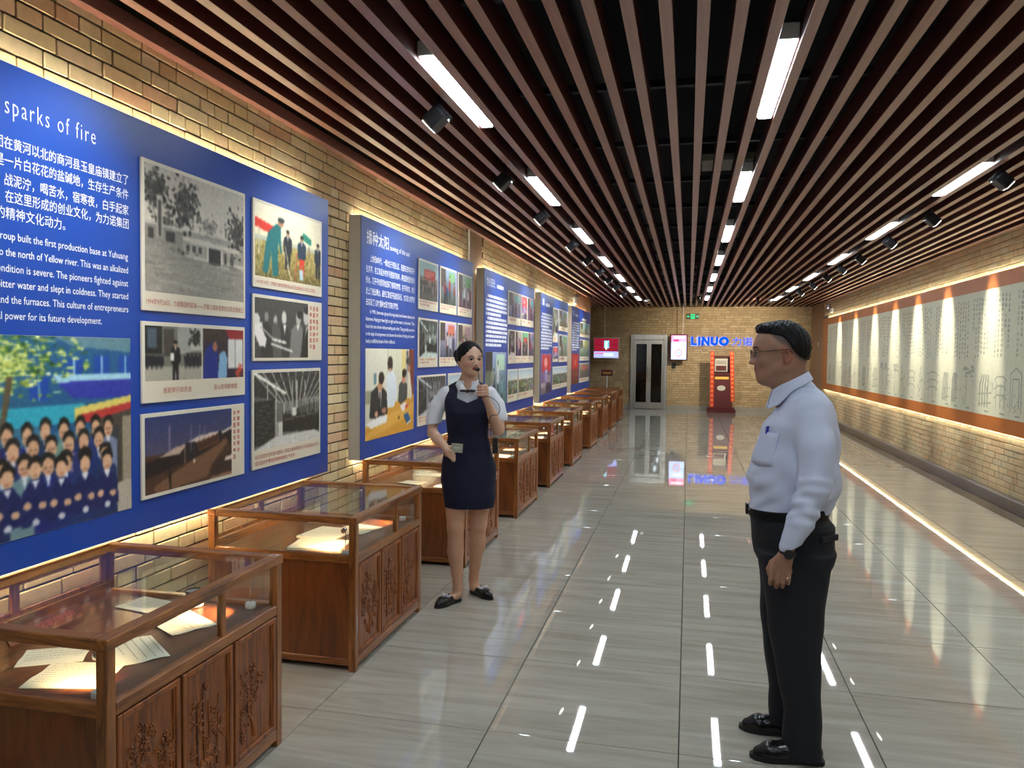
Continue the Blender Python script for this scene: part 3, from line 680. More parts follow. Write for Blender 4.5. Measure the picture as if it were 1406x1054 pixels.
def p_desk(p):
    p.a[:] = (.82, .82, .74); p.rect(.42, 0, .43, .6, (.6, .6, .55)); p.rect(.0, .0, .4, .6, (.84, .84, .78)); p.rect(.72, 0, .80, .6, (.85, .78, .5)); p.rect(.8, .02, .9, .5, (.7, .7, .68)); p.blob(.85, .15, .04, .12, (.2, .22, .2), 20, .1, .4); p.rect(.88, 0, 1, .62, (.45, .2, .14))
    p.rect(.15, .28, .2, .4, (.4, .55, .6)); p.rect(0, .46, .3, .6, (.6, .6, .5))
    p.poly([(0, .86), (.4, .66), (1, .56), (1, 1), (0, 1)], (.82, .60, .22)); p.poly([(0, .95), (.5, .75), (1, .66), (1, .8), (0, 1)], (.88, .68, .3))
    p.poly([(.42, .68), (.38, .35), (.44, .25), (.52, .25), (.6, .34), (.62, .55), (.55, .68)], (.82, .86, .9)); p.ell(.47, .17, .055, .085, (.16, .12, .1)); p.ell(.47, .24, .03, .02, (.75, .58, .46))
    p.poly([(.07, .76), (.1, .48), (.2, .42), (.3, .42), (.4, .5), (.42, .74), (.2, .78)], (.15, .16, .17)); p.poly([(.23, .44), (.3, .44), (.28, .7)], (.9, .9, .92)); p.line(.265, .46, .27, .68, .02, (.12, .12, .15)); p.ell(.27, .42, .05, .06, (.75, .55, .42)); p.ell(.295, .33, .055, .07, (.12, .1, .09)); p.ell(.2, .73, .03, .035, (.8, .6, .48)); p.ell(.35, .7, .05, .035, (.65, .45, .4))
    p.poly([(.64, .62), (.66, .42), (.73, .38), (.84, .42), (.86, .6), (.7, .66)], (.25, .28, .28)); p.ell(.76, .36, .04, .06, (.75, .52, .4)); p.ell(.775, .29, .05, .05, (.13, .11, .1)); p.poly([(.84, .6), (.86, .3), (.9, .26), (.96, .55), (.94, .62)], (.86, .84, .74)); p.ell(.885, .22, .03, .06, (.72, .52, .42)); p.ell(.89, .15, .035, .05, (.3, .28, .28))
    p.poly([(0, .82), (.25, .76), (.42, .76), (.4, .84), (.1, .88)], (.93, .93, .93)); p.poly([(.68, .68), (.8, .64), (.86, .7), (.74, .76)], (.93, .9, .9)); p.poly([(.8, .68), (.9, .68), (.8, .73)], (.8, .15, .12)); p.poly([(.76, .8), (.86, .78), (.93, .87), (.83, .91)], (.12, .34, .55)); p.poly([(.83, .91), (.93, .87), (.94, .89), (.84, .93)], (.9, .9, .9)); p.ell(.66, .82, .02, .02, (.35, .22, .08)); p.noise(.02)
def p_generic(kind, seed):
    def f(p):
        r = np.random.RandomState(seed); p.r = np.random.RandomState(seed+1)
        if kind == 'crowd':
            p.a[:] = (.45, .42, .38); p.rect(0, 0, 1, .4, tuple(r.uniform(.35, .7, 3))); p.rect(.25, .18, .85, .45, (.72, .22, .2)); p.marks(.3, .25, .8, .42, 2, (.9, .7, .6)); n = 9
            for y in (.85, 1.0):
                for i in range(n): p.person(.08+.84*i/(n-1)+r.uniform(-.01, .01), y, .45, (.12, .12, .13) if r.rand() < .7 else (.5, .4, .4), asp=p.w/p.h*1.3)
        elif kind == 'people':
            p.grad(0, 1, tuple(r.uniform(.5, .85, 3)), tuple(r.uniform(.25, .5, 3))); p.rect(0, 0, .3, .5, (.3, .27, .25)); p.rect(.5, .05, .9, .35, tuple(r.uniform(.3, .8, 3)))
            cs = [(.15, .2, .38), (.7, .72, .75), (.12, .12, .14), (.45, .62, .68), (.5, .15, .14)]
            for i in range(6): p.person(r.uniform(.1, .9), r.uniform(.92, 1.08), r.uniform(.6, .8), cs[r.randint(5)], asp=p.w/p.h*1.2)
        elif kind == 'hall':
            p_hall(p, tuple(r.uniform(.86, 1.04, 3)))
        elif kind == 'land':
            p.grad(0, .4, (.62, .72, .8), (.85, .87, .86)); p.grad(.4, 1, (.35, .42, .33), (.25, .3, .24))
            for _ in range(50): x, y = r.rand(), r.uniform(.42, .95); w = r.uniform(.04, .14); p.poly([(x, y), (x+w, y-.03), (x+w, y+.05), (x, y+.07)], tuple(r.uniform(.3, .8, 3)*np.array([1, .98, .92])))
            p.line(0, .9, 1, .5, .05, (.66, .64, .6)); p.blob(.2, .85, .2, .12, (.16, .24, .13), 60, .06, .2)
        elif kind == 'stage':
            p.a[:] = (.5, .42, .62); p.rect(.1, .02, .95, .45, (.78, .22, .24)); p.ell(.45, .22, .16, .12, (.92, .6, .6)); p.rect(.4, .4, .6, .7, (.7, .72, .95)); p.rect(0, .8, 1, 1, (.25, .2, .35))
            for i in range(4): p.person(.1+.12*i, 1.0, .33, (.9, .88, .8), legs=(.85, .8, .7), asp=p.w/p.h)
            for i in range(5): p.person(.5+.1*i, .9, .42, tuple(r.uniform(.4, .9, 3)), asp=p.w/p.h)
        elif kind == 'red':
            p.grad(0, 1, (.75, .18, .14), (.4, .2, .16)); p.rect(.1, .05, .9, .5, (.84, .2, .15)); p.ell(.5, .3, .15, .1, (.9, .5, .3)); n = 5
            for i in range(n): p.person(.12+.76*i/(n-1), .98, .5, (.66, .4, .3), legs=(.5, .3, .25), asp=p.w/p.h*1.3)
        p.noise(.04)
    return f

def photo_board(root, Y0, y0, y1, z0, z1, fn, res, seed=1, cap='b', caph=0.12, marks=2, rim=0.018, items=None, thick=0.012):
    """raised photo board on a panel; caption strip below ('b'), right ('r') or none"""
    w, h = y1-y0, z1-z0
    b = MB().box(0.0005, thick, -w/2, w/2, -h/2, h/2, 0.002).build('photo_board', M['photo_edge'], root)
    b.location = (0, (y0+y1)/2-Y0, (z0+z1)/2)
    p = Pic(max(12, int((w-2*rim)*res)), max(12, int((h-2*rim)*res)), CREAM, seed)
    ch = 0 if cap is None else caph
    if cap == 'r': iw, ih = int(p.w*(1-ch)), p.h
    else: iw, ih = p.w, int(p.h*(1-ch))
    q = Pic(iw, ih, CREAM, seed); fn(q); q.blur(2 if res > 100 else 1); p.a[:ih, :iw] = np.clip(q.a, 0, 1)
    if cap == 'b' and marks: p.marks(.04, 1-ch+.02, .9, .98, marks, RED, fill=.6)
    if cap == 'r' and marks: p.marks(1-ch+.02, .04, .98, .8, marks, RED, vert=True)
    o = link('print', p.mesh('print', w-2*rim, h-2*rim, PX), M['print'], b); o.location = (thick+0.0006, 0, 0)
    if items:
        t = link('caption', text_mesh([(s, r, u, thick+0.0015, hh, ww, al, 0) for s, r, u, hh, ww, al in items], PX, 'caption'), M['text_red'], b); t['kind'] = 'stuff'
    return b

def make_panel(i, lab):
    Y0, Y1 = PANEL_Y[i]; r = empty('exhibition_board', (-2.37, Y0, 0), lab, 'exhibition board', 'blue history boards on the left wall')
    L = Y1-Y0
    MB().box(-0.084, -0.004, 0, L, 0.80, 2.62, 0.002).build('casing', M['panel_side'], r)
    each('side_return', M['panel_side'], r, [(-0.098, -0.0845, 0, 0.012, 0.80, 2.62), (-0.098, -0.0845, L-0.012, L, 0.80, 2.62)], 0.001)
    MB().box(-0.004, 0, 0.0, L, 0.80, 2.62, 0.0012).build('face', M['blue'], r)
    MB().box(-0.098, -0.085, 0.10, L-0.10, 2.592, 2.612).build('light_strip', M['led'], r)
    MB().box(-0.098, -0.085, 0.10, L-0.10, 0.806, 0.826).build('light_strip', M['led'], r)
    return r, Y0
def T(s, Y0, ya, z, h, yb, al='l', sh=0):   # text between ya and yb, baseline z
    return (s, (ya if al != 'r' else yb)-Y0, z, 0.0015, h, (yb-ya) if yb and ya else None, al, sh)

def panels():
    # ---- first panel
    r, Y0 = make_panel(0, 'nearest blue panel with sparks of fire heading and staff group photograph')
    link('heading', text_mesh([T('sparks of fire', Y0, 2.305, 2.440, 0.094, 2.735)], PX, 'heading', 0, -.010, 1.25), M['text_white'], r)['kind'] = 'stuff'
    it = []
    for s, ya, yb, z in (('团在黄河以北的商河县玉皇庙镇建立了', 2.262, 2.922, 2.320), ('是一片白花花的盐碱地，生存生产条件', 2.262, 2.922, 2.257), ('，战泥泞，喝苦水，宿寒夜，白手起家', 2.262, 2.922, 2.190), ('。在这里形成的创业文化，为力诺集团', 2.262, 2.922, 2.132), ('的精神文化动力。', 2.262, 2.572, 2.072)):
        it.append(T(s, Y0, ya, z, 0.047, yb))
    for s, ya, yb, z in (('group built the first production base at Yuhuang', 2.262, 2.916, 1.996), ('to the north of Yellow river. This was an alkalized', 2.262, 2.916, 1.938), ('ondition is severe. The pioneers fighted against', 2.262, 2.916, 1.881), ('bitter water and slept in coldness. They started', 2.262, 2.916, 1.826), ('and the furnaces. This culture of entrepreneurs', 2.262, 2.916, 1.770), ('al power for its future development.', 2.262, 2.76, 1.713)):
        it.append(T(s, Y0, ya, z, 0.040, yb))
    link('lettering', text_mesh(it, PX, 'lettering'), M['text_white'], r)['kind'] = 'stuff'
    photo_board(r, Y0, 2.992, 3.81, 1.785, 2.457, p_gate, 190, 1, 'b', .105, 0, items=[('1994年9月26日，力诺集团的前身——济南三威有限责任公司注册成立', -.385, -.305, .030, .77, 'l')])
    photo_board(r, Y0, 3.887, 4.712, 1.966, 2.457, p_dig, 170, 2, 'b', .10, 0, items=[('1995年10月，济南三威有限责任公司玉皇庙分公司开工奠基', -.385, -.222, .026, .70, 'l')])
    photo_board(r, Y0, 3.884, 4.712, 1.553, 1.928, p_talk, 170, 3, 'r', .21, 3)
    photo_board(r, Y0, 2.988, 3.805, 1.37, 1.737, p_twin, 190, 4, 'b', .24, 0, items=[('班前举行动员会', -.27, -.142, .030, .21, 'l'), ('深入现场解难题', .12, -.142, .030, .21, 'l')])
    photo_board(r, Y0, 2.983, 3.798, 0.938, 1.323, p_site, 190, 5, 'r', .135, 2)
    photo_board(r, Y0, 3.877, 4.696, 0.942, 1.503, p_hall, 170, 6, 'b', .16, 0, items=[('经过艰苦创业和奋斗建设，济南三威有限责任公司玉皇庙分公司', -.385, -.222, .027, .76, 'l'), ('成为国内外著名的特种玻璃生产基地', -.385, -.258, .027, .45, 'l')])
    b = photo_board(r, Y0, 1.86, 2.925, 0.916, 1.658, p_group, 190, 7, None, rim=0.001, thick=0.003)
    # ---- second panel
    r, Y0 = make_panel(1, 'second blue panel with sowing of the sun heading, behind the woman')
    it = [T('播种太阳', Y0, 5.46, 2.435, 0.115, 5.90), T('sowing of the sun', Y0, 5.93, 2.435, 0.062, 6.38)]
    cn = ['上世纪80年代，一群出生于贫困山区、渴望知识的年轻学子', '在求学、务工和返乡的岁月里尝尽艰辛，寒夜里盼望光明与', '热水。几乎不约而同地选择了相同的梦想，在不同地方，他们', '走上了创业舞台，最终汇聚成开拓者的队伍，为实现儿时梦想', '去实现了儿时“播种太阳”的美好梦想。']
    for k, s in enumerate(cn): it.append(T(s, Y0, 5.53 if k == 0 else 5.452, 2.300-0.083*k, 0.058, 6.51 if k < 4 else 6.12))
    en = ["In 1990s', there was a group of young people travel between darkness and", 'bitterness. Hoping to have light at night and hot water in cold winter. They', 'found the same dream without seeking each other. They gradually moved on', 'to the stage of entrepreneurs and became the workers of taking solar power', 'family to fulfill the dream of their childhood.']
    for k, s in enumerate(en): it.append(T(s, Y0, 5.53 if k == 0 else 5.452, 1.905-0.056*k, 0.042, 6.51 if k < 4 else 6.05))
    link('lettering', text_mesh(it, PX, 'lettering'), M['text_white'], r)['kind'] = 'stuff'
    spec = [(6.588, 7.14, 2.0, 2.454, 'crowd'), (7.2, 7.746, 2.0, 2.454, 'people'), (7.798, 8.334, 2.0, 2.454, 'people'), (6.592, 7.14, 1.475, 1.925, 'hall'), (7.194, 7.75, 1.475, 1.925, 'people'), (7.80, 8.336, 1.475, 1.925, 'people'), (6.582, 7.409, .945, 1.402, 'hall'), (7.486, 8.334, .922, 1.402, 'land')]
    for k, (a, b, c, d, kd) in enumerate(spec): photo_board(r, Y0, a, b, c, d, p_generic(kd, 20+k), 110, 30+k, 'b', .17, 2)
    photo_board(r, Y0, 5.445, 6.50, 0.935, 1.638, p_desk, 130, 9, None, rim=0.001, thick=0.003)
    # ---- further panels: the lettering is too small to read, so it is laid out as fine white marks
    def marks(r, Y0, rows, ya, yb, z0, dz, h):
        rd = random.Random(int(Y0*10)); m = MB()
        for k in range(rows):
            y = ya + (0.07 if k in (0, 5) else 0); e = yb if k not in (4, rows-1) else ya+(yb-ya)*.7
            while y < e:
                w = rd.uniform(.6, 1.0)*(0.04 if k < 5 else 0.055)
                m.poly([(0.0015, y-Y0, z0-dz*k), (0.0015, y-Y0+w, z0-dz*k), (0.0015, y-Y0+w, z0-dz*k+h), (0.0015, y-Y0, z0-dz*k+h)])
                y += w + rd.choice([.008, .012, .02])
        m.build('fine_lettering', M['text_white'], r)['kind'] = 'stuff'
    r, Y0 = make_panel(2, 'third blue panel, with a dark stage photograph at its lower left')
    link('lettering', text_mesh([T('世纪阳光', Y0, 9.01, 2.43, 0.115, 9.42)], PX, 'lettering'), M['text_white'], r)['kind'] = 'stuff'
    marks(r, Y0, 1, 9.46, 10.06, 2.43, .1, .045); marks(r, Y0, 12, 8.99, 10.06, 2.29, .054, .034)
    for k, (a, b, c, d, kd) in enumerate([(10.113, 10.909, 2.005, 2.455, 'people'), (10.95, 11.36, 2.01, 2.455, 'stage'), (11.38, 11.86, 2.01, 2.455, 'people'), (10.15, 10.55, 1.475, 1.935, 'hall'), (10.57, 11.0, 1.475, 1.935, 'people'), (11.02, 11.45, 1.475, 1.935, 'crowd'), (11.47, 11.88, 1.475, 1.935, 'people'), (10.13, 10.75, .95, 1.395, 'land'), (10.80, 11.87, .95, 1.395, 'land')]):
        photo_board(r, Y0, a, b, c, d, p_generic(kd, 50+k), 60, 60+k, 'b', .17, 1)
    photo_board(r, Y0, 8.985, 10.065, .96, 1.628, lambda p: (p_generic('people', 71)(p), p.rect(0, 0, .3, .6, (.15, .17, .16), .7), p.rect(0, .35, .4, .6, (.55, .6, .5), .6)), 70, 71, None, rim=.001, thick=.003)
    r, Y0 = make_panel(3, 'fourth blue panel, with a red and violet stage photograph at lower left')
    marks(r, Y0, 1, 12.6, 12.85, 2.42, .1, .11); marks(r, Y0, 1, 12.9, 13.5, 2.42, .1, .05); marks(r, Y0, 12, 12.56, 13.55, 2.26, .052, .034)
    for k, (a, b, c, d, kd) in enumerate([(13.62, 14.16, 1.82, 2.437, 'hall'), (14.27, 15.34, 2.045, 2.446, 'people'), (13.65, 14.2, 1.468, 1.745, 'stage'), (14.31, 15.33, 1.46, 1.98, 'people'), (13.66, 15.34, .97, 1.38, 'land')]):
        photo_board(r, Y0, a, b, c, d, p_generic(kd, 80+k), 45, 80+k, 'b', .15, 1)
    photo_board(r, Y0, 12.55, 13.56, .936, 1.615, p_generic('stage', 90), 60, 91, None, rim=.001, thick=.003)
    r, Y0 = make_panel(4, 'farthest blue panel, beside the end of the left wall')
    marks(r, Y0, 1, 16.1, 16.3, 2.42, .1, .11); marks(r, Y0, 1, 16.4, 16.95, 2.42, .1, .05); marks(r, Y0, 12, 16.05, 17.0, 2.26, .052, .034)
    for k, (a, b, c, d, kd) in enumerate([(17.5, 18.2, 2.32, 2.42, 'land'), (17.12, 18.8, 2.0, 2.33, 'people'), (17.16, 18.78, 1.463, 1.94, 'people'), (17.15, 18.81, .975, 1.41, 'crowd')]):
        photo_board(r, Y0, a, b, c, d, p_generic(kd, 95+k), 40, 95+k, 'b', .15, 1)
    photo_board(r, Y0, 15.99, 17.035, .975, 1.625, p_generic('red', 99), 50, 101, None, rim=.001, thick=.003)
panels()

# ================================================================== LONG SCROLL ON THE RIGHT WALL
def scroll():
    y0, y1 = 6.5, 21.3; r = empty('wall_scroll', (3.36, y0, 0), 'long pale scroll with columns of writing and line drawings in an orange border', 'wall scroll')
    L = y1-y0; z0, z1, a, b = 0.80, 2.585, 0.965, 2.415
    MB().box(0.004, 0.034, 0, L, z0, z1, 0.002).build('casing', M['panel_side'], r)
    each('orange_border', M['orange'], r, [(0, 0.004, 0, L, z0, a), (0, 0.004, 0, L, b, z1), (0, 0.004, L-0.72, L, a, b)], 0)
    for z in (z0+0.006, z1-0.026): MB().box(0.035, 0.046, 0.05, L-0.05, z, z+0.02).build('light_strip', M['led_r'], r)
    W_, H_ = L-0.72, b-a; p = Pic(1800, 170, hexc('d2cfb6'), 5); rr = np.random.RandomState(8)
    p.noise(.012, cell=3)
    # viewed from the hall, picture left = far end. columns of characters, upper part
    x = .012
    while x < .985:
        n = rr.randint(3, 9)
        for c in range(n):
            y = .05+rr.uniform(0, .02); e = rr.choice([.52, .55, .55, .3]); 
            while y < e:
                if rr.rand() < .93:
                    g = rr.uniform(.50, .66); p.rect(x, y, x+.0030, y+.024, (g, g*.97, g*.86), .8); 
                    if rr.rand() < .5: p.rect(x+.001, y+.006, x+.0022, y+.016, hexc('d2cfb6'), .7)
                y += .0385
            x += .0066
        x += rr.uniform(.005, .013)
    G = (.62, .62, .55)
    def poly_line(pts, t=.0014, c=G):
        for (xa, ya), (xb, yb) in zip(pts, pts[1:]):
            dx, dy = (xb-xa)*10, (yb-ya); L2 = math.hypot(dx, dy) or 1e-6; nx, ny = -dy/L2*t*.9, dx/L2*t*9*.5
            p.poly([(xa+nx*.5, ya+ny), (xb+nx*.5, yb+ny), (xb-nx*.5, yb-ny), (xa-nx*.5, ya-ny)], c)
    x = .02
    while x < .97:
        k = rr.randint(0, 5); w = rr.uniform(.016, .03)
        if k == 0:      # stele on a turtle base
            poly_line([(x, .95), (x, .66), (x+w*.5, .62), (x+w, .66), (x+w, .95)]); poly_line([(x+w*.2, .92), (x+w*.2, .7), (x+w*.8, .7), (x+w*.8, .92)])
        elif k == 1:    # pine
            poly_line([(x+w*.4, .95), (x+w*.5, .8), (x+w*.4, .68)]); 
            for _ in range(16): a_ = rr.uniform(0, 2*PI); cx, cy = x+w*rr.uniform(0, 1), .66+rr.uniform(-.04, .05); poly_line([(cx, cy), (cx+.004, cy-.012), (cx+.008, cy)], .0015)
        elif k == 2:    # pavilion
            for q in range(3): poly_line([(x-w*.1, .72+q*.07), (x+w*.2, .69+q*.07), (x+w*.8, .69+q*.07), (x+w*1.1, .72+q*.07)]); 
            poly_line([(x+w*.1, .72), (x+w*.1, .93)]); poly_line([(x+w*.9, .72), (x+w*.9, .93)]); poly_line([(x+w*.5, .76), (x+w*.5, .93)])
        elif k == 3:    # robed figure
            poly_line([(x+w*.3, .95), (x+w*.25, .8), (x+w*.35, .72), (x+w*.5, .7), (x+w*.65, .74), (x+w*.75, .95)]); poly_line([(x+w*.45, .7), (x+w*.42, .66), (x+w*.52, .64), (x+w*.56, .68)]); poly_line([(x+w*.5, .74), (x+w*.45, .9)]); poly_line([(x+w*.3, .8), (x+w*.9, .77)])
        else:           # bell frame or furnace
            for q in range(4): poly_line([(x+w*.1+q*w*.2, .94), (x+w*.12+q*w*.2, .76), (x+w*.3+q*w*.15, .68)], .0022, (.52, .53, .48))
            poly_line([(x, .84), (x+w, .82)]); poly_line([(x, .92), (x+w, .9)])
        for _ in range(5): cx, cy = x+w*rr.uniform(-.1, 1.2), rr.uniform(.7, .93); poly_line([(cx, cy), (cx+rr.uniform(-.005, .005), cy+rr.uniform(.01, .06))], .0013)
        p.rect(x+w*.5, .965, x+w*.5+.009, .976, (.58, .58, .52)); x += w+rr.uniform(.006, .016)
    o = link('print', p.mesh('print', W_, H_, MX), M['print'], r); o.location = (0.003, W_/2, (a+b)/2)
    MB().box(0.0032, 0.006, 0, W_, a, b).build('backing', M['photo_edge'], r)
scroll()
# ================================================================== DISPLAY CASES
def carving(kind, w, h, seed):
    """low relief tree on a door: y across, z up, relief towards +x"""
    rd = random.Random(seed); m = MB()
    def leaf(y, z, a, l, wd, t=0.005):
        mt = Matrix.Rotation(a, 4, 'X'); m.ell((0.001, y, z), (t, l, wd), 1, mt)
    def branch(y, z, a, l, r, d):
        pts = [(0.0, y, z)]; n = 4
        for i in range(n):
            a += rd.uniform(-.28, .28); y += math.cos(a)*l/n; z += math.sin(a)*l/n
            y = max(-w*.44, min(w*.44, y)); z = min(h*.46, z); pts.append((0.0, y, z))
        m.tube(pts, [r*(1-.5*i/n) for i in range(n+1)], 6)
        if d > 0:
            for k in (-1, 1): branch(y, z, a+k*rd.uniform(.35, .9), l*.68, r*.55, d-1)
            if rd.random() < .5: branch(*pts[2][1:], a+rd.choice([-1, 1])*.9, l*.5, r*.5, d-1)
        else:
            for _ in range(5): leaf(y+rd.gauss(0, .014), z+rd.gauss(0, .012), rd.uniform(0, PI), rd.uniform(.007, .013), rd.uniform(.004, .006))
    if kind == 'pine': branch(-w*.05, -h*.45, PI/2+.05, h*.27, .010, 4)
    elif kind == 'bamboo':
        for q in range(4):
            y = (-.25+.16*q)*w; lean = rd.uniform(-.06, .08); top = rd.uniform(.2, .45)*h; z = -h*.42; pts = []
            while z < top: pts.append((0, y+lean*(z+h*.42), z)); z += .05
            m.tube(pts, .0035, 6)
            for p_ in pts[2:]:
                if rd.random() < .8:
                    s = rd.choice([-1, 1])
                    for _ in range(3): leaf(p_[1]+s*rd.uniform(.008, .03), p_[2]+rd.uniform(-.015, .02), rd.uniform(-.9, .5)*s, rd.uniform(.014, .022), .0035)
        for _ in range(40): leaf(rd.uniform(-.3, .3)*w, -h*.38+abs(rd.gauss(0, .04)), rd.uniform(0, PI), .014, .008)
    else:
        branch(w*.05, -h*.45, PI/2+.15, h*.27, .009, 4)
        for _ in range(46):
            y, z = rd.gauss(0, w*.2), rd.uniform(-.4, .4)*h; y = max(-w*.4, min(w*.4, y))
            for k in range(5): leaf(y+.008*math.cos(k*1.256), z+.008*math.sin(k*1.256), k*1.256, .006, .0045, .004)
    return m.mesh('carving', True, 60)
def make_case():
    L, D, Hh, ZD = 0.98, 0.83, 0.784, 0.575     # length (y), depth (-x), height, deck
    r = empty('display_case', (0, 0, 0)); p = 0.038
    for x in (0, -D+p):
        for y in (0, L-p): MB().box(x-p, x, y, y+p, 0, Hh-0.035, 0.003).build('post', M['wood'], r)
    each('front_rail', M['wood_y'], r, [(-p, -0.002, p, L-p, 0.03, 0.075), (-p, -0.001, p, L-p, 0.545, 0.585)])
    each('side_rail', M['wood_x'], r, [q for y in (0.0, L-p) for q in ((-D+p, -p, y+0.002, y+p-0.004, 0.03, 0.065), (-D+p, -p, y+0.001, y+p-0.003, 0.55, 0.59))])
    each('back_rail', M['wood_y'], r, [(-D, -D+p, p, L-p, 0.03, 0.075), (-D, -D+p, p, L-p, 0.545, 0.62)], 0.002)
    for y in (0.008, L-0.024): MB().box(-D+p, -p, y, y+0.012, 0.06, 0.555, 0.001).build('side_panel', M['wood_panel'], r)
    MB().box(-D+0.008, -D+0.02, p, L-p, 0.07, 0.55, 0.001).build('back_panel', M['wood_panel'], r)
    MB().box(-D+0.01, -0.012, 0.012, L-0.012, 0.562, ZD, 0.001).build('deck', M['wood_deck'], r)
    # three carved doors
    x = -0.006; n = 3; dw = (L-2*p)/n
    for i, kd in enumerate(('blossom', 'bamboo', 'pine')):
        yc = p+dw*(i+.5); d = MB(); w = dw-0.012; hh = 0.46; t = 0.022
        d.box(-0.014, 0.006, -w/2, -w/2+t, -hh/2, hh/2, 0.003).box(-0.014, 0.006, w/2-t, w/2, -hh/2, hh/2, 0.003).box(-0.014, 0.006, -w/2+t, w/2-t, -hh/2, -hh/2+t, 0.003).box(-0.014, 0.006, -w/2+t, w/2-t, hh/2-t, hh/2, 0.003)
        d.box(-0.014, -0.004, -w/2+t, w/2-t, -hh/2+t, hh/2-t)
        for a, b in ((-w/2+t, -w/2+t+.006), (w/2-t-.006, w/2-t)): d.box(-0.006, 0.0015, a+.004*(1 if a < 0 else -1), b+.004*(1 if a < 0 else -1), -hh/2+t+.004, hh/2-t-.004, 0.001)
        do = d.build('door', M['wood_carved'], r); do.location = (x, yc, 0.31)
        c = link('carving', carving(kd, w-2*t-.02, hh-2*t-.02, 3+i), M['wood_carved'], do); c['kind'] = 'stuff'; c.location = (-0.003, 0, 0)
    # upper frame and panes
    f = 0.045
    each('top_frame_rail', M['wood_y'], r, [(-f, 0.004, -0.004, L+0.004, Hh-0.036, Hh), (-D-0.004, -D+f, -0.004, L+0.004, Hh-0.036, Hh)], 0.004)
    each('top_frame_rail', M['wood_x'], r, [(-D+f, -f, -0.004, f, Hh-0.0358, Hh-0.0002), (-D+f, -f, L-f, L+0.004, Hh-0.0358, Hh-0.0002)], 0.004)
    MB().box(-D+f-.006, -f+.006, f-.006, L-f+.006, Hh-0.012, Hh-0.006).build('top_glass', M['glass'], r)
    MB().box(-p+.006, -.008, L*.60-.012, L*.60+.012, ZD, Hh-0.036, 0.002).build('mullion', M['wood'], r)
    MB().box(-.022, -.017, p-.004, L*.60-.012, ZD+.008, Hh-0.034).build('front_glass', M['glass'], r)
    MB().box(-.022, -.017, L*.60+.012, L-p+.004, ZD+.008, Hh-0.034).build('front_glass', M['glass'], r)
    for y in (0.018, L-0.023): MB().box(-D+p-.004, -p+.004, y, y+.005, ZD+.01, Hh-0.034).build('side_glass', M['glass'], r)
    # sliding back windows
    for k, (ya, yb, xo) in enumerate(((p, L/2+.02, 0.0), (L/2-.02, L-p, 0.014))):
        s = MB(); xx = -D+.004+xo; t = .032; za, zb = .618, Hh-.036
        s.box(xx, xx+.012, ya, ya+t, za, zb, .002).box(xx, xx+.012, yb-t, yb, za, zb, .002).box(xx, xx+.012, ya+t, yb-t, za, za+.02, .002).box(xx, xx+.012, ya+t, yb-t, zb-.016, zb, .002)
        w = s.build('back_window', M['wood'], r); MB().box(xx+.004, xx+.008, ya+t, yb-t, za+.02, zb-.016).build('pane', M['glass'], w)
    return r
def make_lamp():
    r = empty('case_lamp', (0, 0, 0))
    MB().lathe([(0.019, 0), (0.021, 0.003), (0.021, 0.020), (0.018, 0.024)], n=20).build('base', M['white_plastic'], r, True)
    MB().tube([(0, 0, .022), (0, 0, .128)], .0022, 6).build('stem', M['chrome'], r)
    h = MB(); h.tube([(-.004, 0, .128), (-.010, 0, .130), (-.030, 0, .118)], [.006, .012, .013], 10); h.build('lamp_head', M['chrome'], r, True)
    return r
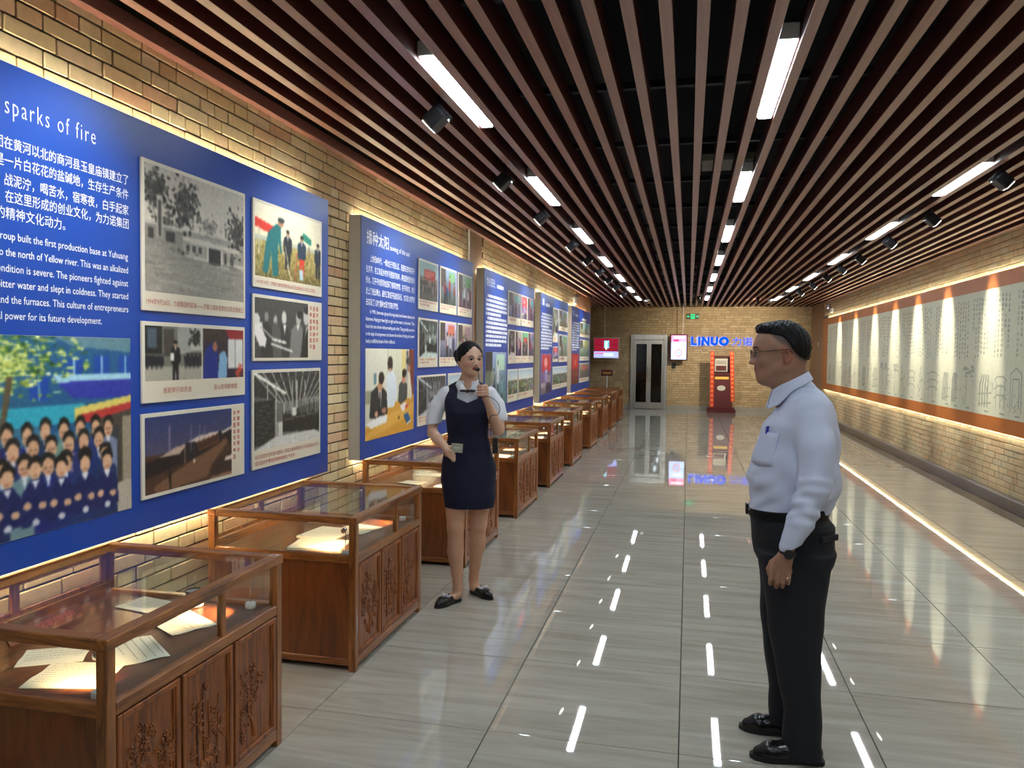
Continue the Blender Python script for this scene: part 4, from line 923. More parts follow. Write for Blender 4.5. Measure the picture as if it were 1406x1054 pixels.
def cases():
    proto = make_case(); lamp = make_lamp(); first = True; names = ['nearest', 'second', 'third', 'fourth', 'fifth', 'sixth', 'seventh', 'eighth', 'ninth', 'farthest']
    firstlamp = True
    for i, y in enumerate(CASE_Y):
        o = proto if i == 0 else copy_tree(proto)
        o.location = (-1.60, y, 0); sy = 1.0 if i < 2 else 1.06
        o.scale = (1, sy, 1)
        extra = ' standing behind the woman' if i == 2 else ''
        tag(o, f'glass-topped rosewood display case with carved doors, {names[i]} from the camera{extra}', 'display case', 'display cases along the left wall')
        L = .98*sy
        for k, (dx, dy, ca) in enumerate(((-.085, .066, -40), (-.10, L-.07, 40))):
            l = lamp if firstlamp else copy_tree(lamp); firstlamp = False
            l.location = (-1.60+dx, y+dy, .5755); l.rotation_euler[2] = math.radians(ca)
            tag(l, f'small white-based stem lamp in the {names[i]} display case, at its {"near" if k == 0 else "far"} front corner', 'lamp', 'stem lamps inside the display cases')
            li = bpy.data.lights.new('case_light', 'SPOT'); li.energy = CASE_W; li.spot_size = math.radians(84); li.spot_blend = .8; li.color = (1.0, .70, .36); li.shadow_soft_size = .008
            lo = bpy.data.objects.new('case_light', li); COL.objects.link(lo); lo.parent = l; lo.location = (-.038, 0, .116); aim(lo, (-1, .0, -.80))
        # exhibits
        rd = random.Random(40+i)
        if i == 0:
            sh = [(-1.875, 2.055, 14, .24, .19, 'sheet of handwriting at the near end of the nearest case'), (-1.835, 2.275, -38, .24, .17, 'tilted white letter in the middle of the nearest case'), (-1.86, 2.56, -30, .24, .17, 'yellowed letter towards the far end of the nearest case'), (-2.06, 2.17, 30, .2, .14, 'small note under the back window of the nearest case'), (-2.10, 2.70, -10, .22, .15, 'pale document under the back window of the nearest case, far end')]
        elif i == 1:
            sh = [(-1.90, 3.77, 8, .28, .2, 'bound manuscript at the near end of the second case'), (-1.98, 4.02, -6, .22, .26, 'open booklet at the middle of the second case'), (-1.86, 4.18, -14, .2, .22, 'folded letter behind the front glass of the second case'), (-2.12, 4.36, 5, .22, .17, 'aged certificate at the back of the second case')]
        else:
            n = 4 if i < 7 else 2; sh = []
            where = ['near front', 'near back', 'far front', 'far back']
            for k in range(n):
                sh.append((-1.80-.32*(k % 2)+rd.uniform(-.02, .02), y+.24+.46*(k//2)+rd.uniform(-.03, .03), rd.uniform(-20, 20), rd.uniform(.17, .23), rd.uniform(.15, .2), f'paper exhibit lying at the {where[k]} of the {names[i]} case'))
        for k, (x, yy, a, w, h, lab) in enumerate(sh):
            thick = .0016 if i != 1 or k > 1 else .012
            e = empty('document', (x, yy, .5762), lab, 'document', None, math.radians(a))
            m = MB(); nn = 6; V = []
            for q in range(nn+1):
                t = q/nn; V.append((t-.5, .004*math.sin(t*5+k)**2 if thick < .005 else 0))
            bm = m.bm; top = [[bm.verts.new((s*w/2, v*h, thick+dz)) for s in (-1, 1)] for v, dz in V]; bot = [[bm.verts.new((s*w/2, v*h, 0 if thick > .005 else dz)) for s in (-1, 1)] for v, dz in V]
            for q in range(nn):
                bm.faces.new((top[q][0], top[q][1], top[q+1][1], top[q+1][0])); bm.faces.new((bot[q][1], bot[q][0], bot[q+1][0], bot[q+1][1]))
                bm.faces.new((top[q][1], bot[q][1], bot[q+1][1], top[q+1][1])); bm.faces.new((top[q+1][0], bot[q+1][0], bot[q][0], top[q][0]))
            bm.faces.new((top[0][0], bot[0][0], bot[0][1], top[0][1])); bm.faces.new((top[-1][1], bot[-1][1], bot[-1][0], top[-1][0]))
            sheet = m.build('sheet', M['paper'], e, True, ang=30)
            if i < 7:
                m = MB(); rows = 9 if (i == 0 and k == 0) else rd.choice([5, 6, 7])
                for q in range(rows):
                    v = .40-.80*q/rows; s = -w*.42; end = w*(.42 if q < rows-1 else .1)
                    dz = .0046 if thick < .005 else 0
                    while s < end:
                        l = rd.uniform(.005, .016); m.poly([(s, v*h, thick+dz+.0008), (s+l, v*h, thick+dz+.0008), (s+l, v*h+.0020, thick+dz+.0008), (s, v*h+.0020, thick+dz+.0008)]); s += l+rd.uniform(.002, .005)
                m.build('handwriting', M['ink'], e)['kind'] = 'stuff'
    # ring-marked jar, name plate and sticker of the nearest case
    e = empty('enamel_cup', (-1.93, 2.745, .5755), 'white cup with a dark rim in the nearest case, at its far end', 'cup')
    MB().lathe([(.030, 0), (.034, .004), (.034, .058), (.036, .062), (.031, .062), (.031, .01)], n=28).build('body', M['white_plastic'], e, True)
    MB().lathe([(.0345, .056), (.0368, .062), (.0365, .066), (.033, .066), (.0325, .056)], n=28, cap=False).build('rim', M['black_metal'], e, True)
    m = MB()
    for k in range(9): a = k*.7; m.box(.0342, .0352, -.004, .004, .018, .028, 0, mtx=Matrix.Rotation(a, 4, 'Z'))
    m.build('pattern', M['ink'], e)['kind'] = 'stuff'
    e = empty('name_plate', (-2.26, 2.36, .5800), 'wooden name plate with red writing at the back of the nearest case', 'sign')
    mt = Matrix.Rotation(math.radians(-35), 4, 'Y'); MB().box(-.004, .004, -.17, .17, 0, .055, .001, mtx=mt).build('plate', M['wood_panel'], e)
    t = link('lettering', text_mesh([('力诺创业初期文物资料', 0, .016, .0055, .03, .26, 'c', 0)], PX, 'lettering'), M['text_red'], e); t['kind'] = 'stuff'; t.rotation_euler = (0, math.radians(-35), 0)
    e = empty('sticker', (-1.622, 2.825, .7841), 'small white sticker with red print on the far corner of the nearest case', 'sticker')
    MB().box(-.017, .017, -.013, .013, 0, .0006).build('paper', M['white_plastic'], e); MB().box(-.013, .013, -.008, .006, .0006, .0009).build('red_print', M['text_red'], e)
cases()
# ================================================================== FAR WALL THINGS
def far_things():
    Y = YE
    # sign letters
    r = empty('wall_sign', (0.06, Y-0.03, 2.03), 'blue lit LINUO 力诺 letters on the far brick wall', 'sign')
    link('halo_letters', text_mesh([('LINUO', -.012, -.132, 0.0, .375, 1.02, 'l', 0), ('力诺', 1.155, -.10, 0.0, .27, .60, 'l', 0)], MY, 'halo_letters', .01, .018), M['logo_halo'], r)['kind'] = 'stuff'
    def letter(name, strokes, x):
        m = MB()
        for s in strokes: m.tube if False else None
        return m
    for name, polys in logo_letters():
        bm = MB()
        for outer in polys: extrude_poly(bm, outer, -0.045, -0.012)
        bm.build('letter', M['logo_blue'], r)
    link('character', text_mesh([('力诺', 1.165, -.09, .012, .25, .57, 'l', .0)], MY, 'character', .03, .003), M['logo_blue'], r)['kind'] = 'stuff'
    # hung landscape screen
    r = empty('hanging_screen', (-2.38, Y-0.5, 1.49), 'landscape advertising screen with red picture hung left of the glass door', 'screen')
    MB().box(-.38, .38, -.03, .03, 0, .63, .006).build('frame', M['panel_side'], r)
    p = Pic(60, 50, (.45, .06, .14), 3); p.rect(0, .68, 1, 1, (.62, .66, .92)); p.rect(.04, .74, .62, .84, (.8, .45, .6)); p.rect(.05, .88, .9, .93, (.72, .78, 1))
    for a in range(26): an = a*.2417; p.line(.5+.12*math.cos(an), .34+.12*math.sin(an), .5+.5*math.cos(an), .34+.45*math.sin(an), .01, (.65, .15, .25))
    p.rect(0, .68, 1, 1, (.62, .66, .92)); p.rect(.04, .74, .62, .82, (.8, .45, .6)); p.rect(.42, .12, .62, .5, (.55, .85, .92)); p.rect(.47, .2, .53, .58, (.9, .95, 1)); p.rect(.57, .2, .6, .44, (.3, .5, .6)); p.rect(.4, .76, .8, .92, (.75, .82, 1))
    o = link('screen_picture', p.mesh('screen_picture', .72, .57, MY), mat_vcol('screen_glow', .2, .5, 1.0), r); o.location = (0, -.0312, .315)
    MB().tube([(-.05, 0, .63), (-.05, 0, ZC+.1-1.49)], .012, 8).build('hanging_rod', M['white_plastic'], r)
    # hung portrait screen
    r = empty('hanging_screen', (-0.285, Y-0.35, 1.46), 'upright advertising screen in a red case hung right of the glass door', 'screen')
    MB().box(-.25, .25, -.04, .04, 0, .77, .01).build('case', M['maroon'], r)
    p = Pic(44, 66, (.72, .82, 1.0), 4); p.rect(0, 0, 1, .28, (.95, .55, .72)); p.rect(.15, .05, .9, .13, (.98, .9, .96)); p.rect(.15, .17, .5, .25, (.85, .2, .45)); p.rect(.2, .36, .85, .48, (.9, .95, 1)); p.rect(.2, .36, .85, .375, (.5, .6, .9)); p.ell(.5, .72, .22, .16, (.9, .45, .5)); p.ell(.5, .72, .16, .12, (.85, .9, 1)); p.rect(.4, .64, .62, .8, (.6, .75, .95)); p.rect(.3, .9, .75, .93, (.6, .6, .8))
    o = link('screen_picture', p.mesh('screen_picture', .43, .70, MY), bpy.data.materials['screen_glow'], r); o.location = (0, -.0412, .385)
    MB().tube([(.11, 0, .77), (.11, 0, ZC+.1-1.46)], .012, 8).build('hanging_rod', M['white_plastic'], r)
    # lift call plate
    r = empty('call_panel', (-0.425, Y, 1.19), 'steel call plate with a black display right of the glass door', 'control panel')
    MB().box(-.055, .055, -.025, 0, -.19, .03, .004).build('plate', M['steel'], r); MB().box(-.055, .055, -.03, 0, .035, .19, .004).build('display', M['black'], r); MB().lathe([(.02, 0), (.02, .006)], (0, 0, 0), 16).build('button', M['chrome'], r).location = (0, -.026, -.07)
    r.children[-1].rotation_euler[0] = PI/2
    # exit sign
    r = empty('exit_sign', (0.098, Y-0.04, 2.76), 'green running-man exit sign with two arrows, high on the far wall', 'sign')
    MB().box(-.165, .165, -.02, .02, -.08, .08, .004).build('housing', M['black'], r)
    g = mat_emit('exit_green', (0.02, 0.85, 0.25), 1.6); m = MB(); yq = -.0212
    def q(x0, x1, z0, z1): m.poly([(x0, yq, z0), (x1, yq, z0), (x1, yq, z1), (x0, yq, z1)])
    q(-.145, -.10, -.012, .012); m.poly([(-.145, yq, -.035), (-.145, yq, .035), (-.165, yq, 0)]); q(.10, .145, -.012, .012); m.poly([(.145, yq, -.035), (.165, yq, 0), (.145, yq, .035)])
    q(-.055, .055, .05, .065); q(-.055, -.042, -.065, .05); q(.042, .055, -.065, .05); q(-.055, .055, -.07, -.062)
    m.poly([(-.012, yq, .0), (.012, yq, .02), (.02, yq, -.01), (.0, yq, -.03)]); m.poly([(.0, yq, -.03), (.012, yq, -.02), (.03, yq, -.055), (.02, yq, -.06)]); m.poly([(-.0, yq, -.03), (-.012, yq, -.02), (-.03, yq, -.05), (-.02, yq, -.055)]); m.poly([(-.01, yq, .02), (-.032, yq, .0), (-.026, yq, -.006), (-.004, yq, .01)])
    q(.006, .022, .026, .042); m.build('pictogram', g, r)
    # floor-standing red notice on a white post
    r = empty('notice_stand', (-2.10, 20.6, 0), 'small maroon notice board on a white post behind the farthest case', 'sign')
    MB().lathe([(.14, 0), (.14, .012), (.02, .02)], n=24).build('base', M['white_plastic'], r); MB().tube([(0, 0, .01), (0, 0, 1.08)], .014, 8).build('post', M['white_plastic'], r)
    MB().box(-.15, .15, -.02, -.005, 1.05, 1.21, .003).build('board', M['maroon'], r); m = MB(); m.box(-.12, .12, -.0212, -.02, 1.13, 1.145).box(-.10, .10, -.0212, -.02, 1.10, 1.112); m.build('fine_print', M['gold'], r)
    # carved machine cabinet with red couplets
    cx = 0.93; r = empty('carved_cabinet', (cx, Y-0.62, 0), 'tall maroon cabinet with red and gold strips in front of the far wall', 'cabinet')
    m = MB(); m.box(-.39, .39, -.26, .26, 0, .10, .01).box(-.36, .36, -.24, .24, .10, .15, .008); m.build('plinth', M['maroon'], r)
    bm = MB(); v = bm.bm; bt = [(-.30, -.20), (.30, -.20), (.30, .18), (-.30, .18)]; tp = [(-.27, -.17), (.27, -.17), (.27, .16), (-.27, .16)]
    a = [v.verts.new((x, y, .15)) for x, y in bt]; b = [v.verts.new((x, y, 1.07)) for x, y in tp]; v.faces.new(a[::-1]); v.faces.new(b)
    for k in range(4): v.faces.new((a[k], a[(k+1) % 4], b[(k+1) % 4], b[k]))
    bm.build('body', M['maroon'], r)
    MB().box(-.29, .29, -.2, .17, 1.07, 1.13, .006).build('shelf', M['maroon'], r)
    m = MB(); m.box(-.27, -.21, -.05, .10, 1.13, 1.62, .004).box(.21, .27, -.05, .10, 1.13, 1.62, .004).box(-.21, .21, -.05, .10, 1.56, 1.62, .004).box(-.21, .21, .08, .10, 1.13, 1.56); m.build('frame', M['maroon'], r)
    MB().box(-.20, .16, -.03, .06, 1.16, 1.54, .01).build('machine', M['panel_side'], r); m = MB(); m.box(-.16, .12, -.034, -.03, 1.19, 1.33, .004); m.build('machine_window', M['maroon'], r); m = MB(); m.box(-.16, .12, -.035, -.03, 1.40, 1.415).box(-.16, .12, -.035, -.03, 1.45, 1.462); m.build('slots', M['black'], r)
    MB().box(-.19, .19, -.195, -.185, .95, 1.02, .003).build('gold_plaque', M['gold'], r)
    m = MB(); m.lathe([(.10, 0), (.10, .008)], n=28); bmesh.ops.transform(m.bm, matrix=Matrix.Translation((-.01, -.193, .70)) @ Matrix.Diagonal((1.15, 1, .75, 1)) @ Matrix.Rotation(PI/2, 4, 'X'), verts=m.bm.verts[:]); m.build('oval_plaque', M['panel_side'], r)
    for s, x0, x1 in ((-1, -.265, -.255), (1, .225, .275)):
        ob = MB(); zt, zb = 1.74, .16 if s < 0 else .32; b = ob.bm; w = .055
        vs = [b.verts.new(p) for p in ((x0-w if s < 0 else x1-w+.03, -.235, zb), (x0+w if s < 0 else x1+w+.03, -.235, zb), (x1+w-.02, -.215, zt), (x1-w-.02, -.215, zt))]
        vs2 = [b.verts.new((p.co.x, p.co.y+.006, p.co.z)) for p in vs]; b.faces.new(vs); b.faces.new(vs2[::-1])
        for k in range(4): b.faces.new((vs[k], vs2[k], vs2[(k+1) % 4], vs[(k+1) % 4]))
        st = ob.build('red_strip', M['red'], r); g = MB(); n = 12
        for k in range(n):
            t = (k+.5)/n; zz = zb+(zt-zb)*t; xa = (x0 if s < 0 else x1+.03)*(1-t)+(x1-.02)*t; yy = -.2362+.02*t
            for (u0, u1, w0, w1) in ((-.03, .03, .012, .022), (-.03, .03, -.03, -.02), (-.03, -.02, -.03, .022), (.02, .03, -.03, .022), (-.004, .004, -.03, .04)): g.poly([(xa+u0, yy, zz+w0), (xa+u1, yy, zz+w0), (xa+u1, yy, zz+w1), (xa+u0, yy, zz+w1)])
        g.build('gold_characters', M['gold'], st)['kind'] = 'stuff'
    # ceiling and wall cameras
    for x, y, lab in ((-1.05, 20.2, 'white dome camera under the slats near the far end, left of the middle lights'), (1.95, 20.2, 'white dome camera under the slats near the far end, right of the middle lights')):
        r = empty('dome_camera', (x, y, ZC), lab, 'camera', 'dome cameras'); MB().lathe([(.05, -.05), (.075, -.045), (.075, 0), (.06, .0)], n=24).build('housing', M['white_plastic'], r, True); m = MB(); m.ell((0, 0, -.055), (.055, .055, .06), 2); m.build('dome', M['chrome'], r, True)
    r = empty('emergency_light', (XL+.006, 16.85, 2.80), 'silver twin-head emergency lamp high between the two farthest blue panels', 'emergency light')
    MB().box(0, .06, -.13, .13, -.10, .06, .01).build('box', M['white_plastic'], r); m = MB(); m.tube([(.06, -.07, .09), (.12, -.09, .07)], [.035, .045], 12).tube([(.06, .07, .09), (.12, .09, .07)], [.035, .045], 12); m.build('lamp_head', M['chrome'], r, True)
    r = empty('emergency_light', (XR-.002, 20.3, 2.86), 'silver twin-head emergency lamp above the far end of the long scroll', 'emergency light')
    MB().box(-.06, 0, -.10, .10, -.16, -.06, .01).build('box', M['white_plastic'], r); m = MB(); m.tube([(-.06, -.06, .0), (-.12, -.08, -.02)], [.035, .045], 12).tube([(-.06, .06, 0), (-.12, .08, -.02)], [.035, .045], 12).tube([(-.04, 0, -.06), (-.04, 0, .02)], .01, 8); m.build('lamp_head', M['chrome'], r, True)
    for k, y in enumerate((20.85, 21.12)):
        r = empty('scroll_clip', (3.375, y, 2.586), f'small black clip on the far top corner of the long scroll, the {"nearer" if k == 0 else "outer"} one', 'clip'); MB().box(-.03, .03, -.06, .06, 0, .07, .006).build('body', M['black'], r)
    r = empty('wall_switch', (XR-.022, 22.2, 1.95), 'small pale wall switch beside the far end of the long scroll', 'switch'); MB().box(-.012, 0, -.04, .04, -.06, .06, .003).build('plate', M['white_plastic'], r)

def extrude_poly(mb, pts, y0, y1):
    """polygon of (x, z), extruded from y0 to y1"""
    b = mb.bm; f = [b.verts.new((x, y0, z)) for x, z in pts]; k = [b.verts.new((x, y1, z)) for x, z in pts]; n = len(pts)
    b.faces.new(f); b.faces.new(k[::-1])
    for i in range(n): b.faces.new((f[i], f[(i+1) % n], k[(i+1) % n], k[i]))
def logo_letters():
    h = .25; z0 = -.115; z1 = z0+h; out = []
    def R(x0, x1, a, b): return [(x0, a), (x1, a), (x1, b), (x0, b)]
    out.append(('L', [R(.0, .065, z0, z1), R(.065, .17, z0, z0+.06)]))
    out.append(('I', [R(.205, .27, z0, z1)]))
    out.append(('N', [R(.31, .37, z0, z1), [(.37, z1), (.37, z1-.10), (.47, z0), (.47, z0+.10)], R(.47, .53, z0, z1)]))
    def arc(cx, cz, ro, ri, a0, a1, n, ax=1.0):
        res = []
        for i in range(n):
            t0, t1 = a0+(a1-a0)*i/n, a0+(a1-a0)*(i+1)/n
            res.append([(cx+ri*ax*math.cos(t0), cz+ri*math.sin(t0)), (cx+ro*ax*math.cos(t0), cz+ro*math.sin(t0)), (cx+ro*ax*math.cos(t1), cz+ro*math.sin(t1)), (cx+ri*ax*math.cos(t1), cz+ri*math.sin(t1))])
        return res
    out.append(('U', [R(.565, .63, z0+.10, z1), R(.705, .77, z0+.10, z1)]+arc(.6675, z0+.10, .1025, .0375, PI, 2*PI, 14)))
    out.append(('O', arc(.935, z0+h/2, .13, .058, 0, 2*PI, 28, 1.08)))
    return out
far_things()
# ================================================================== FIGURES: signed-distance bodies on a grid
class Field:
    def __init__(s, xs, ys, zs):
        s.x, s.y, s.z = [np.asarray(a, np.float32) for a in (xs, ys, zs)]
        s.F = np.full((len(xs), len(ys), len(zs)), 0.05, np.float32)
    def sub(s, lo, hi):
        sl = []
        for ax, l, h in ((s.x, lo[0], hi[0]), (s.y, lo[1], hi[1]), (s.z, lo[2], hi[2])):
            a, b = np.searchsorted(ax, [l, h]); sl.append(slice(max(a-1, 0), min(b+1, len(ax))))
        return tuple(sl), s.x[sl[0]][:, None, None], s.y[sl[1]][None, :, None], s.z[sl[2]][None, None, :]
    def add(s, fn, lo, hi, k=0.01, tf=None):
        sl, x, y, z = s.sub(lo, hi)
        if 0 in s.F[sl].shape: return s
        if tf: x, y, z = tf(x, y, z)
        a, b = s.F[sl], fn(x, y, z).astype(np.float32)
        h = np.clip(0.5+0.5*(a-b)/k, 0, 1); s.F[sl] = a*(1-h)+b*h-k*h*(1-h); return s
    def cut(s, fn, lo, hi, k=0.004, tf=None):       # remove where fn < 0
        sl, x, y, z = s.sub(lo, hi)
        if 0 in s.F[sl].shape: return s
        if tf: x, y, z = tf(x, y, z)
        a, b = s.F[sl], -fn(x, y, z).astype(np.float32)
        h = np.clip(0.5-0.5*(a-b)/k, 0, 1); s.F[sl] = a*(1-h)+b*h+k*h*(1-h); return s
    # primitives -------------------------------------------------
    def ell(s, c, r, k=0.01, T_=None, rot=None, cut=False):
        c = np.array(c, float); r = np.array(r, float); m = float(max(r))+.02+k
        def fn(x, y, z):
            X, Y_, Z_ = x-c[0], y-c[1], z-c[2]
            if rot is not None:
                A = np.array(rot)
                X, Y_, Z_ = A[0][0]*X+A[1][0]*Y_+A[2][0]*Z_, A[0][1]*X+A[1][1]*Y_+A[2][1]*Z_, A[0][2]*X+A[1][2]*Y_+A[2][2]*Z_
            k0 = np.sqrt((X/r[0])**2+(Y_/r[1])**2+(Z_/r[2])**2); k1 = np.sqrt((X/r[0]**2)**2+(Y_/r[1]**2)**2+(Z_/r[2]**2)**2)+1e-9
            return k0*(k0-1)/k1
        cc = T_.inv(c) if T_ else c
        return (s.cut if cut else s.add)(fn, cc-m, cc+m, k, T_.fwd if T_ else None)
    def cone(s, a, b, ra, rb, k=0.01, T_=None, cut=False, flat=None):
        a, b = np.array(a, float), np.array(b, float); d = b-a; L2 = float(d@d)+1e-12
        def fn(x, y, z):
            h = np.clip(((x-a[0])*d[0]+(y-a[1])*d[1]+(z-a[2])*d[2])/L2, 0, 1)
            X, Y_, Z_ = x-a[0]-h*d[0], y-a[1]-h*d[1], z-a[2]-h*d[2]
            if flat is not None:      # flatten along a direction: (unit dir, factor)
                n, f = flat; q = X*n[0]+Y_*n[1]+Z_*n[2]; return np.sqrt(np.maximum(X*X+Y_*Y_+Z_*Z_-q*q+(q*f)**2, 1e-12))-(ra+(rb-ra)*h)
            return np.sqrt(X*X+Y_*Y_+Z_*Z_)-(ra+(rb-ra)*h)
        m = max(ra, rb)+.02+k
        A, B = (T_.inv(a), T_.inv(b)) if T_ else (a, b)
        return (s.cut if cut else s.add)(fn, np.minimum(A, B)-m, np.maximum(A, B)+m, k, T_.fwd if T_ else None)
    def loft(s, tab, k=0.01, p=2.0, disp=None, T_=None, cap=True):
        """tab rows: z, cx, cy, rx, ry (z ascending)"""
        t = np.array(tab, float); zz = t[:, 0]; mx = t[:, 3:].max()+.03
        def fn(x, y, z):
            z1 = z.ravel() if z.ndim == 3 and z.shape[0] == 1 and z.shape[1] == 1 else z
            g = lambda c: np.interp(z, zz, t[:, c])
            cx, cy, rx, ry = g(1), g(2), g(3), g(4)
            u = (np.abs((x-cx)/rx)**p+np.abs((y-cy)/ry)**p)**(1/p); d = (u-1)*np.minimum(rx, ry)
            if cap: d = np.maximum(d, np.maximum(zz[0]-z, z-zz[-1]))
            if disp is not None: d = d+disp(x, y, z)
            return d
        lo = np.array([(t[:, 1]-t[:, 3]).min(), (t[:, 2]-t[:, 4]).min(), zz[0]])-.03; hi = np.array([(t[:, 1]+t[:, 3]).max(), (t[:, 2]+t[:, 4]).max(), zz[-1]])+.03
        return s.add(fn, lo, hi, k, T_.fwd if T_ else None)
    # surface nets -----------------------------------------------
    def mesh(s, name, col=None, relax=1):
        F = s.F; neg = F < 0; nx, ny, nz = F.shape
        c = [neg[i:nx-1+i, j:ny-1+j, k:nz-1+k] for i in (0, 1) for j in (0, 1) for k in (0, 1)]
        cnt = sum(a.astype(np.int8) for a in c); act = (cnt > 0) & (cnt < 8); ci, cj, ck = np.nonzero(act)
        idx = np.full(act.shape, -1, np.int64); idx[ci, cj, ck] = np.arange(len(ci))
        P = np.zeros((len(ci), 3)); N = np.zeros(len(ci)); ax = (s.x.astype(float), s.y.astype(float), s.z.astype(float))
        cor = [(i, j, k) for i in (0, 1) for j in (0, 1) for k in (0, 1)]
        for a in range(8):
            for b in range(a+1, 8):
                A, B = cor[a], cor[b]
                if sum(abs(p-q) for p, q in zip(A, B)) != 1: continue
                fa = F[ci+A[0], cj+A[1], ck+A[2]]; fb = F[ci+B[0], cj+B[1], ck+B[2]]; m = (fa < 0) != (fb < 0)
                t = np.where(m, fa/(fa-fb+1e-12), 0)
                pa = np.stack([ax[0][ci+A[0]], ax[1][cj+A[1]], ax[2][ck+A[2]]], 1); pb = np.stack([ax[0][ci+B[0]], ax[1][cj+B[1]], ax[2][ck+B[2]]], 1)
                P += np.where(m[:, None], pa+(pb-pa)*t[:, None], 0); N += m
        P /= N[:, None]; Q = []
        for d in range(3):
            sl0 = [slice(None)]*3; sl1 = [slice(None)]*3; sl0[d] = slice(0, -1); sl1[d] = slice(1, None)
            n0, n1 = neg[tuple(sl0)], neg[tuple(sl1)]; i, j, k = np.nonzero(n0 != n1); e, f = [q for q in range(3) if q != d]
            g = [i, j, k]; ok = (g[e] > 0) & (g[f] > 0) & (g[e] < F.shape[e]-1) & (g[f] < F.shape[f]-1)
            i, j, k = i[ok], j[ok], k[ok]; flip = n0[i, j, k]
            def cell(de, df):
                q = [i.copy(), j.copy(), k.copy()]; q[e] = q[e]-de; q[f] = q[f]-df; return idx[q[0], q[1], q[2]]
            q = np.stack([cell(1, 1), cell(0, 1), cell(0, 0), cell(1, 0)], 1)
            if d == 1: flip = ~flip
            q = np.where(flip[:, None], q, q[:, ::-1]); Q.append(q)
        Q = np.concatenate(Q); Q = Q[(Q >= 0).all(1)]
        me = bpy.data.meshes.new(name); me.vertices.add(len(P)); me.vertices.foreach_set('co', P.ravel())
        me.loops.add(Q.size); me.loops.foreach_set('vertex_index', Q.ravel().astype(np.int32))
        me.polygons.add(len(Q)); me.polygons.foreach_set('loop_start', np.arange(len(Q), dtype=np.int32)*4)
        me.update(calc_edges=True); me.validate()
        if col is not None:
            C = col(P[:, 0], P[:, 1], P[:, 2]); C = np.where(C <= .04045, C/12.92, ((C+.055)/1.055)**2.4)
            at = me.color_attributes.new('Col', 'FLOAT_COLOR', 'POINT'); at.data.foreach_set('color', np.concatenate([C, np.ones((len(P), 1))], 1).astype(np.float32).ravel())
        me.polygons.foreach_set('use_smooth', [True]*len(me.polygons)); return me
class Rot:
    """rotation about a vertical axis through c, then tilt; fwd maps world -> head frame"""
    def __init__(s, c, az, tilt=0.0):
        s.c = np.array(c, float); ca, sa = math.cos(az), math.sin(az); ct, st = math.cos(tilt), math.sin(tilt)
        Rz = np.array([[ca, -sa, 0], [sa, ca, 0], [0, 0, 1]]); Rx = np.array([[1, 0, 0], [0, ct, -st], [0, st, ct]]); s.R = Rz @ Rx     # head -> world
    def fwd(s, x, y, z):
        X, Y_, Z_ = x-s.c[0], y-s.c[1], z-s.c[2]; R = s.R
        return (R[0][0]*X+R[1][0]*Y_+R[2][0]*Z_+s.c[0], R[0][1]*X+R[1][1]*Y_+R[2][1]*Z_+s.c[1], R[0][2]*X+R[1][2]*Y_+R[2][2]*Z_+s.c[2])
    def inv(s, p): return s.R @ (np.array(p, float)-s.c)+s.c
    def mat(s):
        m = Matrix([list(r)+[0] for r in s.R]+[[0, 0, 0, 1]]); c = Vector(s.c); return Matrix.Translation(c) @ m @ Matrix.Translation(-c)
def ax(*segs):      # (start, stop, step) pieces -> coordinates
    out = []
    for a, b, h in segs: n = max(1, int(round((b-a)/h))); out += list(np.linspace(a, b, n, endpoint=False))
    return np.array(out+[segs[-1][1]])

def head(F, T_, c, sc=1.0, female=False, zf=1.0):
    """c = centre of the skull; face looks to -Y in the head frame. all sizes metres"""
    cx, cy, cz = c; g = lambda x, y, z: (cx+x*sc, cy+y*sc, cz+z*sc*zf)
    E = lambda p, r, k=.012, **q: F.ell(g(*p), [r[0]*sc, r[1]*sc, r[2]*sc*zf], k*sc, T_, **q)
    Cn = lambda a, b, ra, rb, k=.012, **q: F.cone(g(*a), g(*b), ra*sc, rb*sc, k*sc, T_, **q)
    w = .91 if female else 1.0
    E((0, .005, .015), (.078*w, .100, .092))                           # skull
    E((0, -.045, .006 if not female else -.002), (.066*w, .058 if female else .062, .080 if female else .092), .03)                    # forehead and face mass
    E((0, -.052, -.062), (.050*w, .046, .055), .03)                    # lower face
    nt = .115 if not female else .119
    for s in (-1, 1):
        Cn((s*.056*w, .0, -.055), (s*.022*w, -.072, -.098 if not female else -.092), .022 if not female else .017, .018 if not female else .014, .03)   # jaw
        E((s*.040*w, -.070, -.035), (.024, .022, .020), .02)           # cheek
        E((s*.031*w, -.104, -.004), (.019, .014, .013), .010, cut=True)      # eye socket
        E((s*.031*w, -.086, -.006), (.0145, .013, .0125), .003)        # eyeball under the lids
        Cn((s*.016*w, -.100, .016 if not female else .014), (s*.046*w, -.088, .015), .0075 if not female else .005, .006 if not female else .004, .014)  # brow ridge
        A = Matrix.Rotation(s*.25, 3, 'Z')
        E((s*.079*w, .012, -.010), (.009, .020, .033), .004, rot=A); E((s*.082*w, .006, -.010), (.006, .010, .018), .004, cut=True, rot=A); E((s*.077*w, .006, -.035), (.006, .008, .010), .006)
        E((s*.011, -nt+.006, -.042), (.0085 if not female else .0068, .009, .007), .006)        # nostril wing
    E((0, -.070 if not female else -.084, -.099 if not female else -.094), (.020*w, .018, .018), .016)                   # chin
    Cn((0, -.098, .010), (0, -nt+.006, -.032), .0068, .0105 if not female else .0085, .008); E((0, -nt, -.040 if not female else -.036), (.0095, .0095, .0085), .006)
    lf = .010 if not female else .003
    E((0, -.106+lf, -.063), (.021 if not female else .018, .009, .0048), .006); E((0, -.104+lf, -.0725), (.018 if not female else .0155, .0095, .0058), .006)
    Cn((-.020, -.114+lf, -.0677), (.020, -.114+lf, -.0677), .0018, .0018, .002, cut=True)

